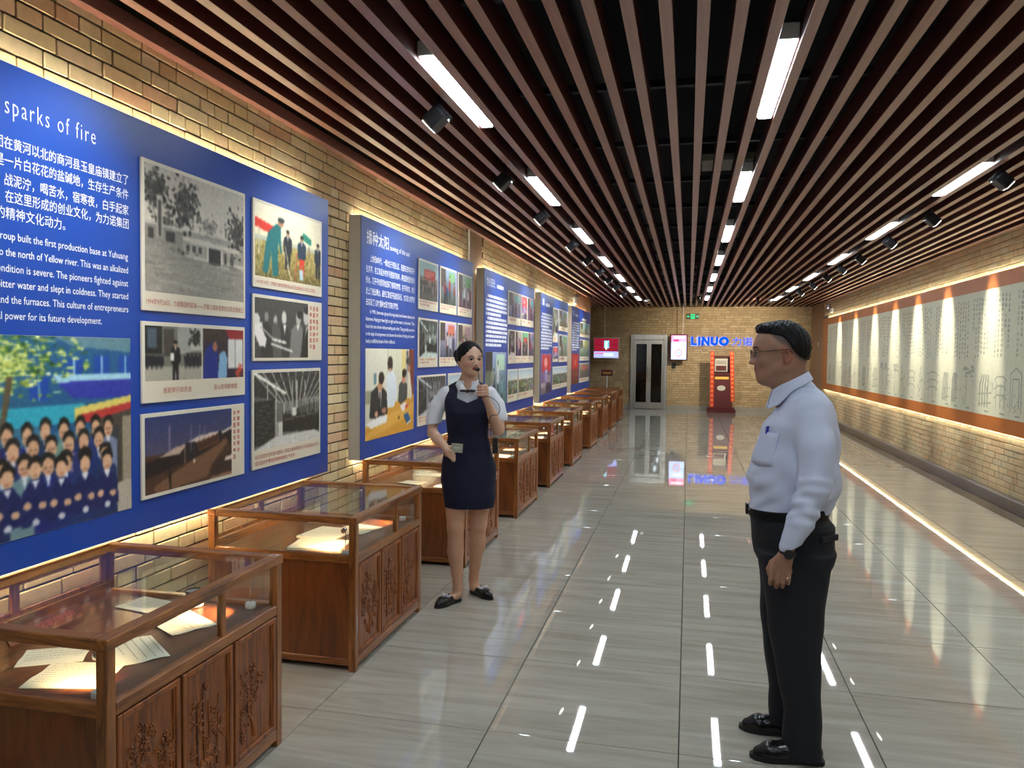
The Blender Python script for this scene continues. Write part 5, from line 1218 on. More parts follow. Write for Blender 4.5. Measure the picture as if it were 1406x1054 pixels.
def fingers(F, base, tips, k=.004):
    for (a, b, c, d, r) in tips: F.cone(a, b, r, r*.92, k); F.cone(b, c, r*.92, r*.85, k*.6); F.cone(c, d, r*.85, r*.72, k*.6)

SKIN_M = (0.60, 0.44, 0.36); SKIN_F = (0.81, 0.65, 0.55)
def skin_mat(name):
    m = mat_vcol(name, .5, .35); b = m.node_tree.nodes['Principled BSDF']; b.inputs['Subsurface Weight'].default_value = .08; b.inputs['Subsurface Radius'].default_value = (.8, .3, .15); b.inputs['Subsurface Scale'].default_value = .01; return m
M['skin'] = skin_mat('skin')
M['hair'] = mat('black_hair', H('0a0809'), .55, var=.35, scale=60, stretch=(1, 1, .25), bump=.3, spec=.2)
M['shirt'] = mat('white_shirt_cloth', H('c6cbe0'), .8, var=.03, scale=8, bump=.05)
M['blouse'] = mat('white_blouse_cloth', H('d8d9e0'), .8, var=.03, scale=8)
M['trousers'] = mat('charcoal_cloth', H('12141c'), .85, var=.1, scale=60)
M['navy'] = mat('navy_cloth', H('080b2a'), .85, var=.08, scale=60)
M['belt'] = mat('belt_leather', H('0c0c0e'), .5, var=.1, scale=10, spec=.2)
M['leather'] = mat('black_leather', H('121214'), .22, var=.1, scale=10)
M['sole'] = mat('rubber_sole', H('0d0c0d'), .6)
M['eye'] = mat_vcol('eye_surface', .1, .6)

def eyes(root, T_, c, sc, female=False):
    m4 = T_.mat() if T_ else Matrix.Identity(4); w = .91 if female else 1
    for s in (-1, 1):
        p = Vector((c[0]+s*.031*w*sc, c[1]-.0905*sc, c[2]-.006*sc)); m = MB(); m.ell((0, 0, 0), (.0112*sc, .0112*sc, .0112*sc), 3); me = m.mesh('eye', True, 180)
        co = np.empty(len(me.vertices)*3); me.vertices.foreach_get('co', co); co = co.reshape(-1, 3)/(.0112*sc)
        d = np.sqrt(co[:, 0]**2+(co[:, 2])**2); C = np.where((d < .60)[:, None] & (co[:, 1] < 0)[:, None], np.array([.07, .045, .035]), np.array([.62, .58, .55]))
        C = np.where((d < .22)[:, None] & (co[:, 1] < 0)[:, None], 0.005, C); at = me.color_attributes.new('Col', 'FLOAT_COLOR', 'POINT'); at.data.foreach_set('color', np.concatenate([C**1.6, np.ones((len(C), 1))], 1).astype(np.float32).ravel())
        me.transform(m4 @ Matrix.Translation(p)); link('eye', me, M['eye'], root)
        # lids and brow
        q = MB(); pts = []
        for t in np.linspace(-1, 1, 9): pts.append(m4 @ (p+Vector((t*.0145*sc, -.0085*sc-.003*sc*(1-t*t)+.004*sc*abs(t), (.0062*(1-t*t)-.0008+s*t*.0006)*sc))))
        q.tube(pts, (.0016 if female else .0011)*sc, 6); q.build('eyelash', M['hair'], root)
        q = MB(); pts = []
        for t in np.linspace(-1, 1, 8): pts.append(m4 @ (p+Vector((t*.019*sc+s*.002, -(.0185 if female else .0150)*sc+.006*sc*t*t+(.005*sc if s*t > 0 else 0)*abs(t), (.0225+.002*(1-t*t)-.0012*(s*t))*sc))))
        q.tube(pts, [(.0028 if female else .0034)*sc*(1-.5*abs(t)) for t in np.linspace(-1, 1, 8)], 6); q.build('eyebrow', M['hair'], root)
# ================================================================== THE MAN
def shoe(F, c, ang, L, w, h, heel_up=0.0):
    """F in root coordinates. c = heel point on the floor, ang = direction of the toe"""
    ca, sa = math.cos(ang), math.sin(ang)
    P = lambda t, s, z: (c[0]+ca*t*L-sa*s, c[1]+sa*t*L+ca*s, z)
    F.cone(P(.13, 0, .035), P(.40, 0, .035), .036*w, .038*w, .02); F.cone(P(.40, 0, .030), P(.72, .0, .026), .038*w, .044*w, .02); F.cone(P(.72, 0, .024), P(.88, -.0, .020), .042*w, .028*w, .02)
    F.cone(P(.14, 0, .05), P(.18, 0, h), .030*w, .032*w, .02)
    F.cone(P(.2, 0, h*.8), P(.55, 0, .045), .028*w, .030*w, .02)
def build_man():
    root = empty('person', (0.42, 3.33, 0), 'man in white long-sleeved shirt, dark trousers and glasses, standing and looking left', 'person')
    T_ = Rot((0, 0, 0), -PI/2)              # head frame -Y -> world -X
    hc = (-.048, 0.0, 1.630)                # skull centre in root coordinates
    ch = T_.fwd(*hc)
    ch = tuple(float(v) for v in ch)
    xs = ax((-.24, .25, .0038)); ys = ax((-.32, -.11, .004), (-.11, .11, .0034), (.11, .30, .005)); zs = ax((0.0, .70, .012), (.70, .92, .003), (.92, 1.46, .012), (1.46, 1.79, .0026))
    F = Field(xs, ys, zs); head(F, T_, ch, 1.04, False, 1.06)
    F.ell((-.066, 0, 1.518), (.050, .048, .030), .03)       # soft under the chin
    F.cone((-.026, 0, 1.60), (-.016, 0, 1.44), .056, .062, .03); F.cone((-.012, 0, 1.60), (-.008, 0, 1.50), .048, .050, .02)
    F.loft([(.86, -.01, 0, .12, .14), (1.0, -.01, 0, .13, .15), (1.15, .0, 0, .14, .155), (1.3, .02, 0, .12, .165), (1.42, .04, 0, .08, .15), (1.46, .04, 0, .05, .07)], .03)
    for s in (-1, 1):
        F.cone((.035, s*.165, 1.40), (.055, s*.225, 1.12), .045, .038, .02); F.cone((.055, s*.225, 1.12), (-.035, s*.245, .90), .036, .025, .02)
        F.cone((.0, s*.09, .9), (.03, s*.10, .48), .075, .05, .03); F.cone((.03, s*.10, .48), (.06, s*.10, .08), .05, .036, .03); F.cone((.06, s*.1, .08), (.055, s*.1, .035), .035, .03, .02)
        # hand: wrist, palm, fingers curled, thumb forward
        y = s*.250; wr = np.array((-.038, y, .885)); 
        F.cone(wr, (-.052, y, .835), .023, .026, .015, flat=((0, 1, 0), 1.25)); 
        for dx in (-.022, 0, .022): F.cone((-.045+dx*.5, y, .855), (-.062+dx, y, .805), .017, .0155, .012)
        kn = [(-.094, .797), (-.073, .790), (-.052, .790), (-.032, .797)]; ln = [.034, .038, .035, .028]
        for (kx, kz), l in zip(kn, ln):
            a = (kx, y+s*.004, kz); b = (kx-.004, y+s*.006, kz-l); c_ = (kx-.002, y-s*.012, kz-l-.020); d = (kx+.004, y-s*.026, kz-l-.008)
            F.cone((kx*.5-.03, y, .835), a, .012, .0105, .008); F.cone(a, b, .0105, .0095, .003); F.cone(b, c_, .0095, .0088, .002); F.cone(c_, d, .0088, .0078, .002)
        F.cone((-.062, y-s*.008, .850), (-.092, y-s*.020, .822), .014, .0115, .01); F.cone((-.092, y-s*.020, .822), (-.103, y-s*.026, .795), .011, .0098, .003); F.cone((-.103, y-s*.026, .795), (-.100, y-s*.030, .772), .0098, .008, .003)
    def col(x, y, z):
        X, Y_, Z_ = T_.fwd(x, y, z); C = np.tile(np.array(SKIN_M), (len(x), 1)); C = C*(1+.04*np.sin(x*90)*np.sin(z*70))[:, None]
        lip = (Y_-ch[1] < -.098) & (np.abs(Z_-ch[2]+.069) < .0095) & (np.abs(X-ch[0]) < .022); C[lip] = (.55, .33, .29)
        # closely cropped sides: stubble shadow between the temple, the ear and the nape
        st = np.clip((z-np.interp(x, [-.13, -.10, -.075, -.055, -.03, .0, .03, .06], [1.715, 1.690, 1.666, 1.652, 1.636, 1.604, 1.585, 1.575]))/.018, 0, 1)*np.clip((x+.125)/.04, 0, 1)*(np.abs(y) > .03)
        C = C*(1-.72*st[:, None])+.72*st[:, None]*np.array((.20, .17, .16))
        ear = (np.abs(X-ch[0]) > .081) & (np.abs(Z_-ch[2]+.01) < .045) & (np.abs(Y_-ch[1]-.012) < .028); C[ear] = C[ear]*np.array([1.02, .86, .84])
        return np.clip(C, 0, 1)
    link('body', F.mesh('body', col), M['skin'], root)
    eyes(root, T_, ch, 1.04)
    # hair: dark on top and back, shaved lighter at the sides
    G = Field(ax((-.19, .10, .0026)), ax((-.11, .11, .0028)), ax((1.55, 1.79, .0026)))
    r3 = lambda x, y, z: .0016*np.sin(x*160+40*y)*np.sin(y*180)+.0010*np.sin(x*420-z*250)
    G.add(lambda x, y, z: (np.sqrt(((x-(-.048))/.1125)**2+(y/.0900)**2+((z-1.650)/.110)**2)-1)*.095+r3(x, y, z), (-.19, -.12, 1.5), (.1, .12, 1.8), .002)
    G.add(lambda x, y, z: (np.sqrt(((x-(-.100))/.056)**2+(y/.066)**2+((z-1.724)/.028)**2)-1)*.035+r3(x, y, z), (-.19, -.12, 1.66), (.0, .12, 1.8), .012)
    hl = lambda x: np.interp(x, [-.165, -.14, -.11, -.075, -.055, -.040, -.025, -.008, .012, .04, .06], [1.702, 1.706, 1.704, 1.700, 1.694, 1.680, 1.658, 1.634, 1.612, 1.598, 1.596])
    G.cut(lambda x, y, z: z-hl(x)+.0*y, (-.2, -.2, 1.5), (.12, .12, 1.8), .003)
    G.cut(lambda x, y, z: (z-1.660)+(x+.115)*.9+.0*y, (-.2, -.2, 1.5), (-.12, .12, 1.70), .003)
    link('hair', G.mesh('hair'), M['hair'], root)
    # shirt
    def fold(x, y, z): return .0055*np.sin(z*38+x*22+y*9)*np.sin(x*16+z*7)+.0034*np.sin(z*85-x*60)*np.sin(y*22+1)*np.clip((1.25-z)*5, .3, 1)
    S = Field(ax((-.21, .24, .0045)), ax((-.31, .31, .0045)), ax((.82, 1.57, .0045)))
    S.loft([(.985, -.008, 0, .155, .165), (1.03, .002, 0, .168, .172), (1.06, .008, 0, .175, .178), (1.12, .006, 0, .178, .182), (1.20, .012, 0, .170, .185), (1.28, .022, 0, .155, .190), (1.34, .032, 0, .138, .195), (1.39, .042, 0, .118, .190), (1.43, .045, 0, .098, .160), (1.462, .034, 0, .082, .098), (1.49, .015, 0, .068, .072), (1.515, .004, 0, .058, .064)], .02, 2.25, fold)
    for s in (-1, 1):
        S.cone((.045, s*.150, 1.395), (.062, s*.210, 1.27), .072, .064, .03); S.cone((.062, s*.212, 1.28), (.055, s*.232, 1.12), .066, .058, .02)
        def sleeve(a, b, ra, rb, k=.015, fr=70):
            a, b = np.array(a), np.array(b); d = b-a; L2 = d@d
            def fn(x, y, z):
                h = np.clip(((x-a[0])*d[0]+(y-a[1])*d[1]+(z-a[2])*d[2])/L2, 0, 1); q = np.sqrt((x-a[0]-h*d[0])**2+(y-a[1]-h*d[1])**2+(z-a[2]-h*d[2])**2)
                return q-(ra+(rb-ra)*h)+.0045*np.sin(z*fr+x*45)*np.sin(h*3.1)+.002*np.sin(z*150+y*60)
            m = max(ra, rb)+.03; S.add(fn, np.minimum(a, b)-m, np.maximum(a, b)+m, k)
        sleeve((.055, s*.232, 1.14), (.005, s*.246, .985), .060, .050)
        S.cone((.003, s*.247, .985), (-.022, s*.249, .925), .049, .040, .012); S.cone((-.018, s*.249, .938), (-.034, s*.25, .892), .038, .0365, .004)
    S.cut(lambda x, y, z: (z-.884)-(x+.034)*.45+0*y, (-.3, -.4, .8), (.2, .4, .93), .002)     # end of the cuffs
    # neck opening and collar
    S.cone((-.025, 0, 1.56), (-.016, 0, 1.45), .056, .060, .004, cut=True)
    C2 = Field(ax((-.11, .13, .003)), ax((-.11, .11, .003)), ax((1.40, 1.57, .003)))
    def collar(x, y, z):
        zc = 1.505+(x+.017)*.52; rx = .064+(zc+.014-z)*.42; ry = .066+(zc+.014-z)*.40
        u = np.sqrt(((x+.014)/rx)**2+(y/ry)**2); d = np.abs((u-1)*.07)-.0042
        band = np.maximum(z-(zc+.014), (zc-.030-.030*np.clip((-x-.015)/.05, 0, 1))-z); return np.maximum(d, band)
    C2.add(collar, (-.12, -.12, 1.38), (.14, .12, 1.58), .002)
    C2.cut(lambda x, y, z: np.maximum(np.abs(y)-.010-(1.48-z)*.35, x+.02), (-.12, -.03, 1.4), (.0, .03, 1.5), .002)
    link('collar', C2.mesh('collar'), M['shirt'], root)
    link('shirt', S.mesh('shirt'), M['shirt'], root)
    # chest pocket, placket buttons
    def on_shirt(y, z, out=0):      # front surface x at (y, z)
        r_ = np.array([(1.03, .002, .168, .172), (1.06, .008, .175, .178), (1.12, .006, .178, .182), (1.20, .012, .170, .185), (1.28, .022, .155, .190), (1.34, .032, .138, .195), (1.39, .042, .118, .190)])
        cx, rx, ry = [np.interp(z, r_[:, 0], r_[:, i]) for i in (1, 2, 3)]; return cx-rx*max(0, 1-abs(y/ry)**2.25)**(1/2.25)-out
    bm = MB(); b = bm.bm; NY, NZ = 8, 8; ya, yb, za, zb = -.158, -.055, 1.185, 1.31; grid = [[b.verts.new((on_shirt(ya+(yb-ya)*i/NY, za+(zb-za)*j/NZ, .0035), ya+(yb-ya)*i/NY, za+(zb-za)*j/NZ - (.010*(1-abs(2*i/NY-1)) if j == 0 else 0))) for i in range(NY+1)] for j in range(NZ+1)]
    for j in range(NZ):
        for i in range(NY): b.faces.new((grid[j][i], grid[j][i+1], grid[j+1][i+1], grid[j+1][i]))
    pk = bm.build('chest_pocket', M['shirt'], root, True, ang=180); so = pk.modifiers.new('thickness', 'SOLIDIFY'); so.thickness = .006; so.offset = 0
    for z in (1.10, 1.19, 1.28, 1.36): m = MB(); m.ell((on_shirt(0, z, .002), 0, z), (.002, .005, .005), 2); m.build('button', M['white_plastic'], root, True)
    e = empty('pen', (0.42+on_shirt(-.1, 1.30, .004), 3.33-.10, 1.285), 'blue pen clipped in the man\'s shirt pocket', 'pen'); MB().tube([(0, 0, 0), (.006, 0, .05)], .0045, 8).tube([(-.005, 0, .02), (-.001, 0, .048)], .0014, 6).build('cap', mat('pen_blue', H('2a22a8'), .3), e, True)
    # trousers
    Tz = Field(ax((-.21, .22, .0045)), ax((-.21, .21, .0045)), ax((.015, 1.02, .0055)))
    fd = lambda x, y, z: .0028*np.sin(z*26+x*30)*np.sin(y*30+z*9)
    Tz.loft([(.80, .012, 0, .148, .165), (.86, .010, 0, .158, .178), (.93, .006, 0, .162, .180), (.965, -.010, 0, .150, .172), (1.003, -.012, 0, .147, .168)], .02, 2.3, fd)
    Tz.loft([(.02, .050, -.105, .078, .064), (.06, .052, -.105, .074, .062), (.2, .050, -.10, .072, .066), (.38, .030, -.097, .088, .076), (.507, .018, -.095, .100, .083), (.70, .014, -.088, .122, .094), (.83, .012, -.082, .145, .098)], .03, 2.2, fd)
    Tz.loft([(.05, .020, .105, .072, .062), (.2, .018, .10, .076, .068), (.38, .006, .097, .090, .078), (.507, .003, .093, .100, .084), (.70, .010, .088, .118, .094), (.83, .012, .082, .140, .098)], .03, 2.2, fd)
    link('trousers', Tz.mesh('trousers'), M['trousers'], root)
    # hip pocket flap and belt
    b2 = Field(ax((-.2, .2, .004)), ax((-.2, .2, .004)), ax((.95, 1.03, .003)))
    b2.add(lambda x, y, z: np.maximum((((np.abs((x+.011)/.156))**2.3+(np.abs(y/.175))**2.3)**(1/2.3)-1)*.15, np.abs(z-.988+(x+.0)*-.06)-.018), (-.2, -.2, .94), (.2, .2, 1.03), .002)
    link('belt', b2.mesh('belt'), M['belt'], root)
    MB().box(-.178, -.168, -.022, .022, .962, 1.006, .003).build('belt_buckle', M['black_metal'], root)
    m = MB(); mt = Matrix.Translation((.128, -.128, .905)) @ Matrix.Rotation(math.radians(48), 4, 'Z'); m.box(-.055, .055, -.008, .004, -.012, .012, .003, mtx=mt); m.build('pocket_flap', M['trousers'], root)
    # shoes
    for c, an, lab in (((.132, -.105), PI+.06, 'shoe'), ((.105, .105), PI-.06, 'shoe')):
        G = Field(ax((-.2, .17, .0032)), ax((c[1]-.07, c[1]+.07, .0032)), ax((-.002, .13, .0032))); shoe(G, c, an, .275, .98, .085)
        G.cut(lambda x, y, z: z-.012+0*x+0*y, (-.3, -.3, -.02), (.3, .3, .05), .002); G.cut(lambda x, y, z: .105-z+0*x+0*y, (-.3, -.3, .08), (.3, .3, .2), .002)
        sh = link('shoe', G.mesh('shoe'), M['leather'], root)
        ca, sa = math.cos(an), math.sin(an); out = []
        prof = [(0, .018), (.03, .030), (.12, .036), (.3, .034), (.5, .039), (.68, .046), (.82, .043), (.93, .030), (1.0, .008)]
        for t, w in prof: out.append((t, w))
        for t, w in prof[::-1]: out.append((t, -w))
        m = MB(); b = m.bm; L = .285
        lo = [b.verts.new((c[0]+.004+ca*t*L-sa*w, c[1]+sa*t*L+ca*w, .0 if not (.28 < t < .45) else .004)) for t, w in out]; hi = [b.verts.new((c[0]+.004+ca*t*L-sa*w, c[1]+sa*t*L+ca*w, .018)) for t, w in out]; n = len(out)
        b.faces.new(lo[::-1]); b.faces.new(hi)
        for i in range(n): b.faces.new((lo[i], lo[(i+1) % n], hi[(i+1) % n], hi[i]))
        m.build('sole', M['sole'], sh)
    # glasses, watch, ring
    gl = MB(); m4 = T_.mat()
    def hp(x, y, z): return m4 @ Vector((ch[0]+x, ch[1]+y, ch[2]+z))
    for s in (-1, 1):
        pts = [hp(s*.033+.025*math.cos(t), -.122+.010*abs(math.cos(t)*(1 if s*math.cos(t) > 0 else 0)), -.010+.017*math.sin(t)) for t in np.linspace(0, 2*PI, 21)]
        gl.tube(pts, .0013, 6, cap=False); gl.tube([hp(s*.058, -.112, -.002), hp(s*.076, -.095, .0), hp(s*.088, -.04, .006), hp(s*.091, .012, .012), hp(s*.090, .030, -.006)], .0016, 6)
    gl.tube([hp(-.008, -.123, -.006), hp(0, -.126, -.003), hp(.008, -.123, -.006)], .0013, 6)
    g = gl.build('glasses', M['black_metal'], root, True)
    for s in (-1, 1):
        m = MB(); m.poly([hp(s*.033+.0245*math.cos(t), -.120, -.010+.0165*math.sin(t)) for t in np.linspace(0, 2*PI, 17)[:-1]]); m.build('lens', M['glass'], g)
    w = MB(); cw = Vector((-.0385, -.250, .870)); axv = Vector((-.26, 0, -.95)).normalized(); u = axv.cross(Vector((0, 1, 0))).normalized(); v = Vector((0, 1, 0))
    rings = []
    for dz in (-.010, .010):
        rings.append([w.bm.verts.new(cw+axv*dz+u*math.cos(t)*.031+v*math.sin(t)*.027) for t in np.linspace(0, 2*PI, 25)[:-1]])
    for q in range(24): w.bm.faces.new((rings[0][q], rings[0][(q+1) % 24], rings[1][(q+1) % 24], rings[1][q]))
    wo = w.build('watch', M['black_metal'], root, True); so = wo.modifiers.new('thickness', 'SOLIDIFY'); so.thickness = .004
    mt = Matrix.Translation(cw+Vector((0, -.030, 0))) @ Matrix.Rotation(math.radians(90), 4, 'X'); w = MB(); w.lathe([(.018, 0), (.019, .003), (.018, .009), (.015, .010)], n=28); bmesh.ops.transform(w.bm, matrix=mt, verts=w.bm.verts[:]); w.build('watch_face', M['black'], wo)
    MB().tube([Vector((-.0345, -.254, .776))+Vector((math.cos(t)*.0108, math.sin(t)*.0108, 0)) for t in np.linspace(0, 2*PI, 17)], .0015, 6).build('ring', M['chrome'], root, True)
build_man()

# ================================================================== THE WOMAN
def build_woman():
    root = empty('person', (-1.36, 4.75, 0), 'woman in navy dress over a white blouse, holding a small microphone to her mouth', 'person', None, math.radians(14))
    T_ = Rot((.004, .0, 0), math.radians(24), 0.0)
    ch = (.004, .0, 1.578)
    hx = ax((-.26, -.09, .005), (-.09, .12, .0024), (.12, .24, .004)); hy = ax((-.36, -.13, .004), (-.13, .11, .003), (.11, .30, .006)); hz = ax((.0, .11, .006), (.11, .64, .008), (.64, .93, .016), (.93, 1.10, .004), (1.10, 1.33, .006), (1.33, 1.72, .0027))
    F = Field(hx, hy, hz); head(F, T_, ch, .96, True)
    F.cone((.0, .015, 1.50), (-.008, .02, 1.38), .046, .050, .025); F.cone((-.008, .02, 1.42), (-.008, .02, 1.36), .05, .07, .03)
    F.loft([(.66, .0, .02, .12, .08), (.85, .0, .02, .15, .095), (1.07, -.002, .01, .115, .085), (1.25, -.006, .0, .135, .085), (1.36, -.008, .015, .13, .06), (1.40, -.008, .02, .06, .04)], .03)
    # legs (her right leg forward)
    R = lambda *t: t
    for pts in ((( -.078, .01, .78, .082), (-.075, -.012, .50, .054), (-.074, -.004, .40, .050), (-.075, .0, .34, .052), (-.066, .020, .20, .038), (-.060, .035, .10, .031), (-.064, .035, .055, .030)),
                ((.078, .04, .78, .082), (.068, .07, .50, .054), (.064, .10, .40, .050), (.060, .125, .34, .051), (.045, .18, .20, .037), (.036, .215, .10, .031), (.040, .205, .055, .030))):
        for a, b in zip(pts, pts[1:]): F.cone(a[:3], b[:3], a[3], b[3], .014)
    F.ell((-.075, -.050, .505), (.026, .018, .030), .03); F.ell((.068, .035, .505), (.026, .018, .030), .03)
    F.cone((-.075, .02, .05), (-.125, -.03, .026), .028, .024, .02); F.cone((.045, .2, .05), (.10, .150, .026), .028, .024, .02)
    # her right arm: elbow out at image left, hand with the card at the waist
    F.cone((-.156, .01, 1.340), (-.216, .018, 1.20), .038, .037, .02); F.cone((-.222, .02, 1.20), (-.236, .0, 1.115), .038, .034, .02)
    F.cone((-.236, .0, 1.110), (-.190, -.09, 1.072), .035, .031, .02); F.cone((-.190, -.09, 1.072), (-.140, -.16, 1.035), .031, .021, .02)
    F.cone((-.140, -.16, 1.035), (-.122, -.178, 1.005), .021, .024, .012); F.cone((-.130, -.172, 1.02), (-.105, -.178, 1.00), .018, .017, .012)
    for q, (dx, dz) in enumerate(((.0, .0), (.003, -.017), (.004, -.033), (.002, -.047))):
        a = (-.118+dx*.2, -.194, 1.018+dz*.72); b = (-.092+dx, -.206, 1.008+dz); c_ = (-.080+dx, -.192, .998+dz); d = (-.092+dx, -.180, .994+dz)
        F.cone((-.128, -.178, 1.012+dz*.6), a, .011, .0092, .006); F.cone(a, b, .0092, .0085, .003); F.cone(b, c_, .0085, .0078, .002); F.cone(c_, d, .0078, .007, .002)
    F.cone((-.128, -.168, 1.028), (-.104, -.178, 1.034), .0115, .0095, .006); F.cone((-.104, -.178, 1.034), (-.078, -.196, 1.026), .0095, .0078, .003)
    # her left arm: elbow low, fist with the microphone below the chin
    F.cone((.148, .01, 1.340), (.192, .0, 1.22), .038, .036, .02); F.cone((.195, .0, 1.22), (.190, -.03, 1.130), .038, .036, .02)
    F.cone((.190, -.03, 1.128), (.155, -.10, 1.225), .036, .031, .02); F.cone((.155, -.10, 1.225), (.112, -.165, 1.335), .030, .020, .02)
    F.cone((.112, -.165, 1.335), (.100, -.178, 1.372), .021, .026, .012)
    for q, dz in enumerate((.030, .012, -.006, -.022)):
        z = 1.378+dz; a = (.112, -.196, z+.004); b = (.086, -.212, z+.002); c_ = (.064, -.200, z); d = (.070, -.182, z-.003)
        F.cone((.116, -.178, z-.006), a, .0125, .0105, .006); F.cone(a, b, .0105, .0095, .003); F.cone(b, c_, .0095, .0085, .002); F.cone(c_, d, .0085, .0075, .002)
    F.cone((.088, -.168, 1.360), (.070, -.176, 1.392), .0125, .010, .006); F.cone((.070, -.176, 1.392), (.072, -.192, 1.412), .010, .0085, .003)
    def col(x, y, z):
        X, Y_, Z_ = T_.fwd(x, y, z); C = np.tile(np.array(SKIN_F), (len(x), 1)); sc = .96
        lip = (Y_-ch[1] < -.092) & (((X-ch[0])/.020)**2+((Z_-ch[2]+.0665*sc)/.0105)**2 < 1); C[lip] = (.62, .24, .25)
        leg = z < .66; C[leg] = C[leg]*np.array([.97, .93, .90]); ck = np.exp(-(((np.abs(X-ch[0])-.042)/.02)**2+((Z_-ch[2]+.035)/.02)**2)) * (Y_ < ch[1]-.03); C = C*(1-.10*ck[:, None]*np.array([0, 1, .9])); return np.clip(C, 0, 1)
    link('body', F.mesh('body', col), M['skin'], root)
    eyes(root, T_, ch, .96, True)
    # hair pulled back into a bun
    G = Field(ax((-.13, .13, .0026)), ax((-.12, .17, .0028)), ax((1.45, 1.71, .0026)))
    def scalp(x, y, z): return (np.sqrt(((x-ch[0])/.0815)**2+((y-.010)/.108)**2+((z-1.592)/.098)**2)-1)*.085+.0007*np.sin(x*300+z*60)
    G.add(scalp, (-.14, -.14, 1.44), (.14, .18, 1.72), .003, T_.fwd)
    def face_zone(x, y, z):     # kept hair must lie behind the hairline
        X = np.abs(x-ch[0]); zl = 1.656-.85*X-2.5*X*X; yb = np.interp(z, [1.46, 1.50, 1.53, 1.56, 1.60, 1.64, 1.70], [.055, .040, .018, -.006, -.046, -.070, -.085])
        return np.maximum(y-yb, z-zl)
    G.cut(face_zone, (-.16, -.16, 1.44), (.16, .18, 1.72), .004, T_.fwd)
    G.cut(lambda x, y, z: z-np.interp(y, [-.12, .0, .05, .12], [1.60, 1.545, 1.50, 1.485])+0*x, (-.16, -.16, 1.44), (.16, .18, 1.62), .004, T_.fwd)
    G.ell((ch[0]-.0, .118, 1.585), (.050, .038, .048), .008, T_); 
    link('hair', G.mesh('hair'), M['hair'], root)
    G = Field(ax((-.12, .10, .003)), ax((.02, .18, .003)), ax((1.52, 1.66, .003))); G.ell((ch[0]-.040, .110, 1.600), (.026, .030, .034), .004, T_); G.ell((ch[0]-.020, .135, 1.575), (.03, .02, .03), .004, T_); link('hair_bow', G.mesh('hair_bow'), M['navy'], root)
    # blouse
    fo = lambda x, y, z: .002*np.sin(z*60+x*30)*np.sin(x*40+y*20)
    S = Field(ax((-.27, .25, .0042)), ax((-.15, .13, .0042)), ax((1.10, 1.50, .0042)))
    S.loft([(1.12, -.003, .01, .118, .090), (1.25, -.006, .002, .138, .098), (1.33, -.008, .010, .140, .082), (1.37, -.008, .016, .125, .066), (1.40, -.008, .018, .085, .056), (1.435, -.004, .016, .060, .054)], .02, 2.2)
    S.cone((-.140, .012, 1.350), (-.200, .016, 1.27), .050, .048, .03); S.cone((-.200, .016, 1.27), (-.228, .012, 1.165), .050, .053, .01)
    S.cone((.132, .012, 1.350), (.180, .010, 1.28), .050, .048, .03); S.cone((.180, .010, 1.28), (.200, -.004, 1.20), .050, .052, .01)
    S.cut(lambda x, y, z: np.where(x < 0, z-1.158-(x+.23)*.12, z-1.188+(x-.2)*.05)+0*y, (-.3, -.2, 1.0), (.3, .2, 1.24), .002)
    S.cone((.0, -.010, 1.50), (-.005, -.02, 1.432), .038, .026, .006, cut=True)
    link('blouse', S.mesh('blouse'), M['blouse'], root)
    for s in (-1, 1):
        m = MB(); b = m.bm; P = [(s*.052, .030, 1.455), (s*.060, -.020, 1.446), (s*.030, -.062, 1.412), (s*.006, -.078, 1.378), (s*.058, -.092, 1.372), (s*.078, -.040, 1.410), (s*.072, .02, 1.425)]
        vs = [b.verts.new((x-.004, y, z)) for x, y, z in P]; b.faces.new((vs[0], vs[1], vs[5], vs[6])); b.faces.new((vs[1], vs[2], vs[4], vs[5])); b.faces.new((vs[2], vs[3], vs[4]))
        o = m.build('collar', M['blouse'], root, True, ang=60); so = o.modifiers.new('thickness', 'SOLIDIFY'); so.thickness = .004; so.offset = 0
    m = MB(); m.ell((-.030, -.092, 1.376), (.026, .007, .0085), 2).ell((.022, -.092, 1.376), (.026, .007, .0085), 2).ell((-.004, -.097, 1.374), (.010, .009, .012), 2); m.build('bow_tie', M['black'], root, True)
    # dress
    D = Field(ax((-.20, .21, .0042)), ax((-.14, .15, .0042)), ax((.62, 1.45, .0046)))
    D.loft([(.628, .012, .012, .158, .108), (.70, .008, .012, .168, .114), (.80, .004, .018, .176, .116), (.90, .003, .018, .174, .114), (.98, .0, .014, .152, .104), (1.08, -.003, .006, .128, .098), (1.16, -.004, -.002, .134, .104), (1.24, -.005, -.006, .146, .110), (1.30, -.007, .0, .150, .102), (1.36, -.008, .012, .150, .080), (1.405, -.008, .018, .120, .064), (1.43, -.006, .018, .075, .056)], .02, 2.25, lambda x, y, z: .0018*np.sin(z*34+x*20)*np.sin(x*30))
    # V neckline, arm holes
    D.cut(lambda x, y, z: np.maximum(-(z-1.302-.45*np.abs(x+.004)-np.where(np.abs(x+.004) > .060, 0, 0)), np.maximum(np.abs(x+.004)-.066, y-.0))*-1*-1 if False else -np.minimum(np.minimum(z-1.300-.42*np.abs(x+.004), .066-np.abs(x+.004)), .01-y)*-1, (-.1, -.2, 1.25), (.1, .02, 1.5), .003) if False else None
    def neck(x, y, z):      # positive outside the opening
        return -np.minimum(np.minimum(z-1.300-.42*np.abs(x+.004), .066-np.abs(x+.004)), .02-y)
    D.cut(neck, (-.1, -.2, 1.25), (.1, .04, 1.5), .003)
    D.cone((-.004, .03, 1.36), (-.004, .03, 1.5), .060, .062, .003, cut=True)
    for s in (-1, 1):
        D.cut(lambda x, y, z, s=s: (.150-s*(x+.004))*1.0+np.clip(z-1.20, -1, .0)*-1.2+0*y, (-.25, -.2, 1.16), (.25, .2, 1.45), .003)
    link('dress', D.mesh('dress'), M['navy'], root)
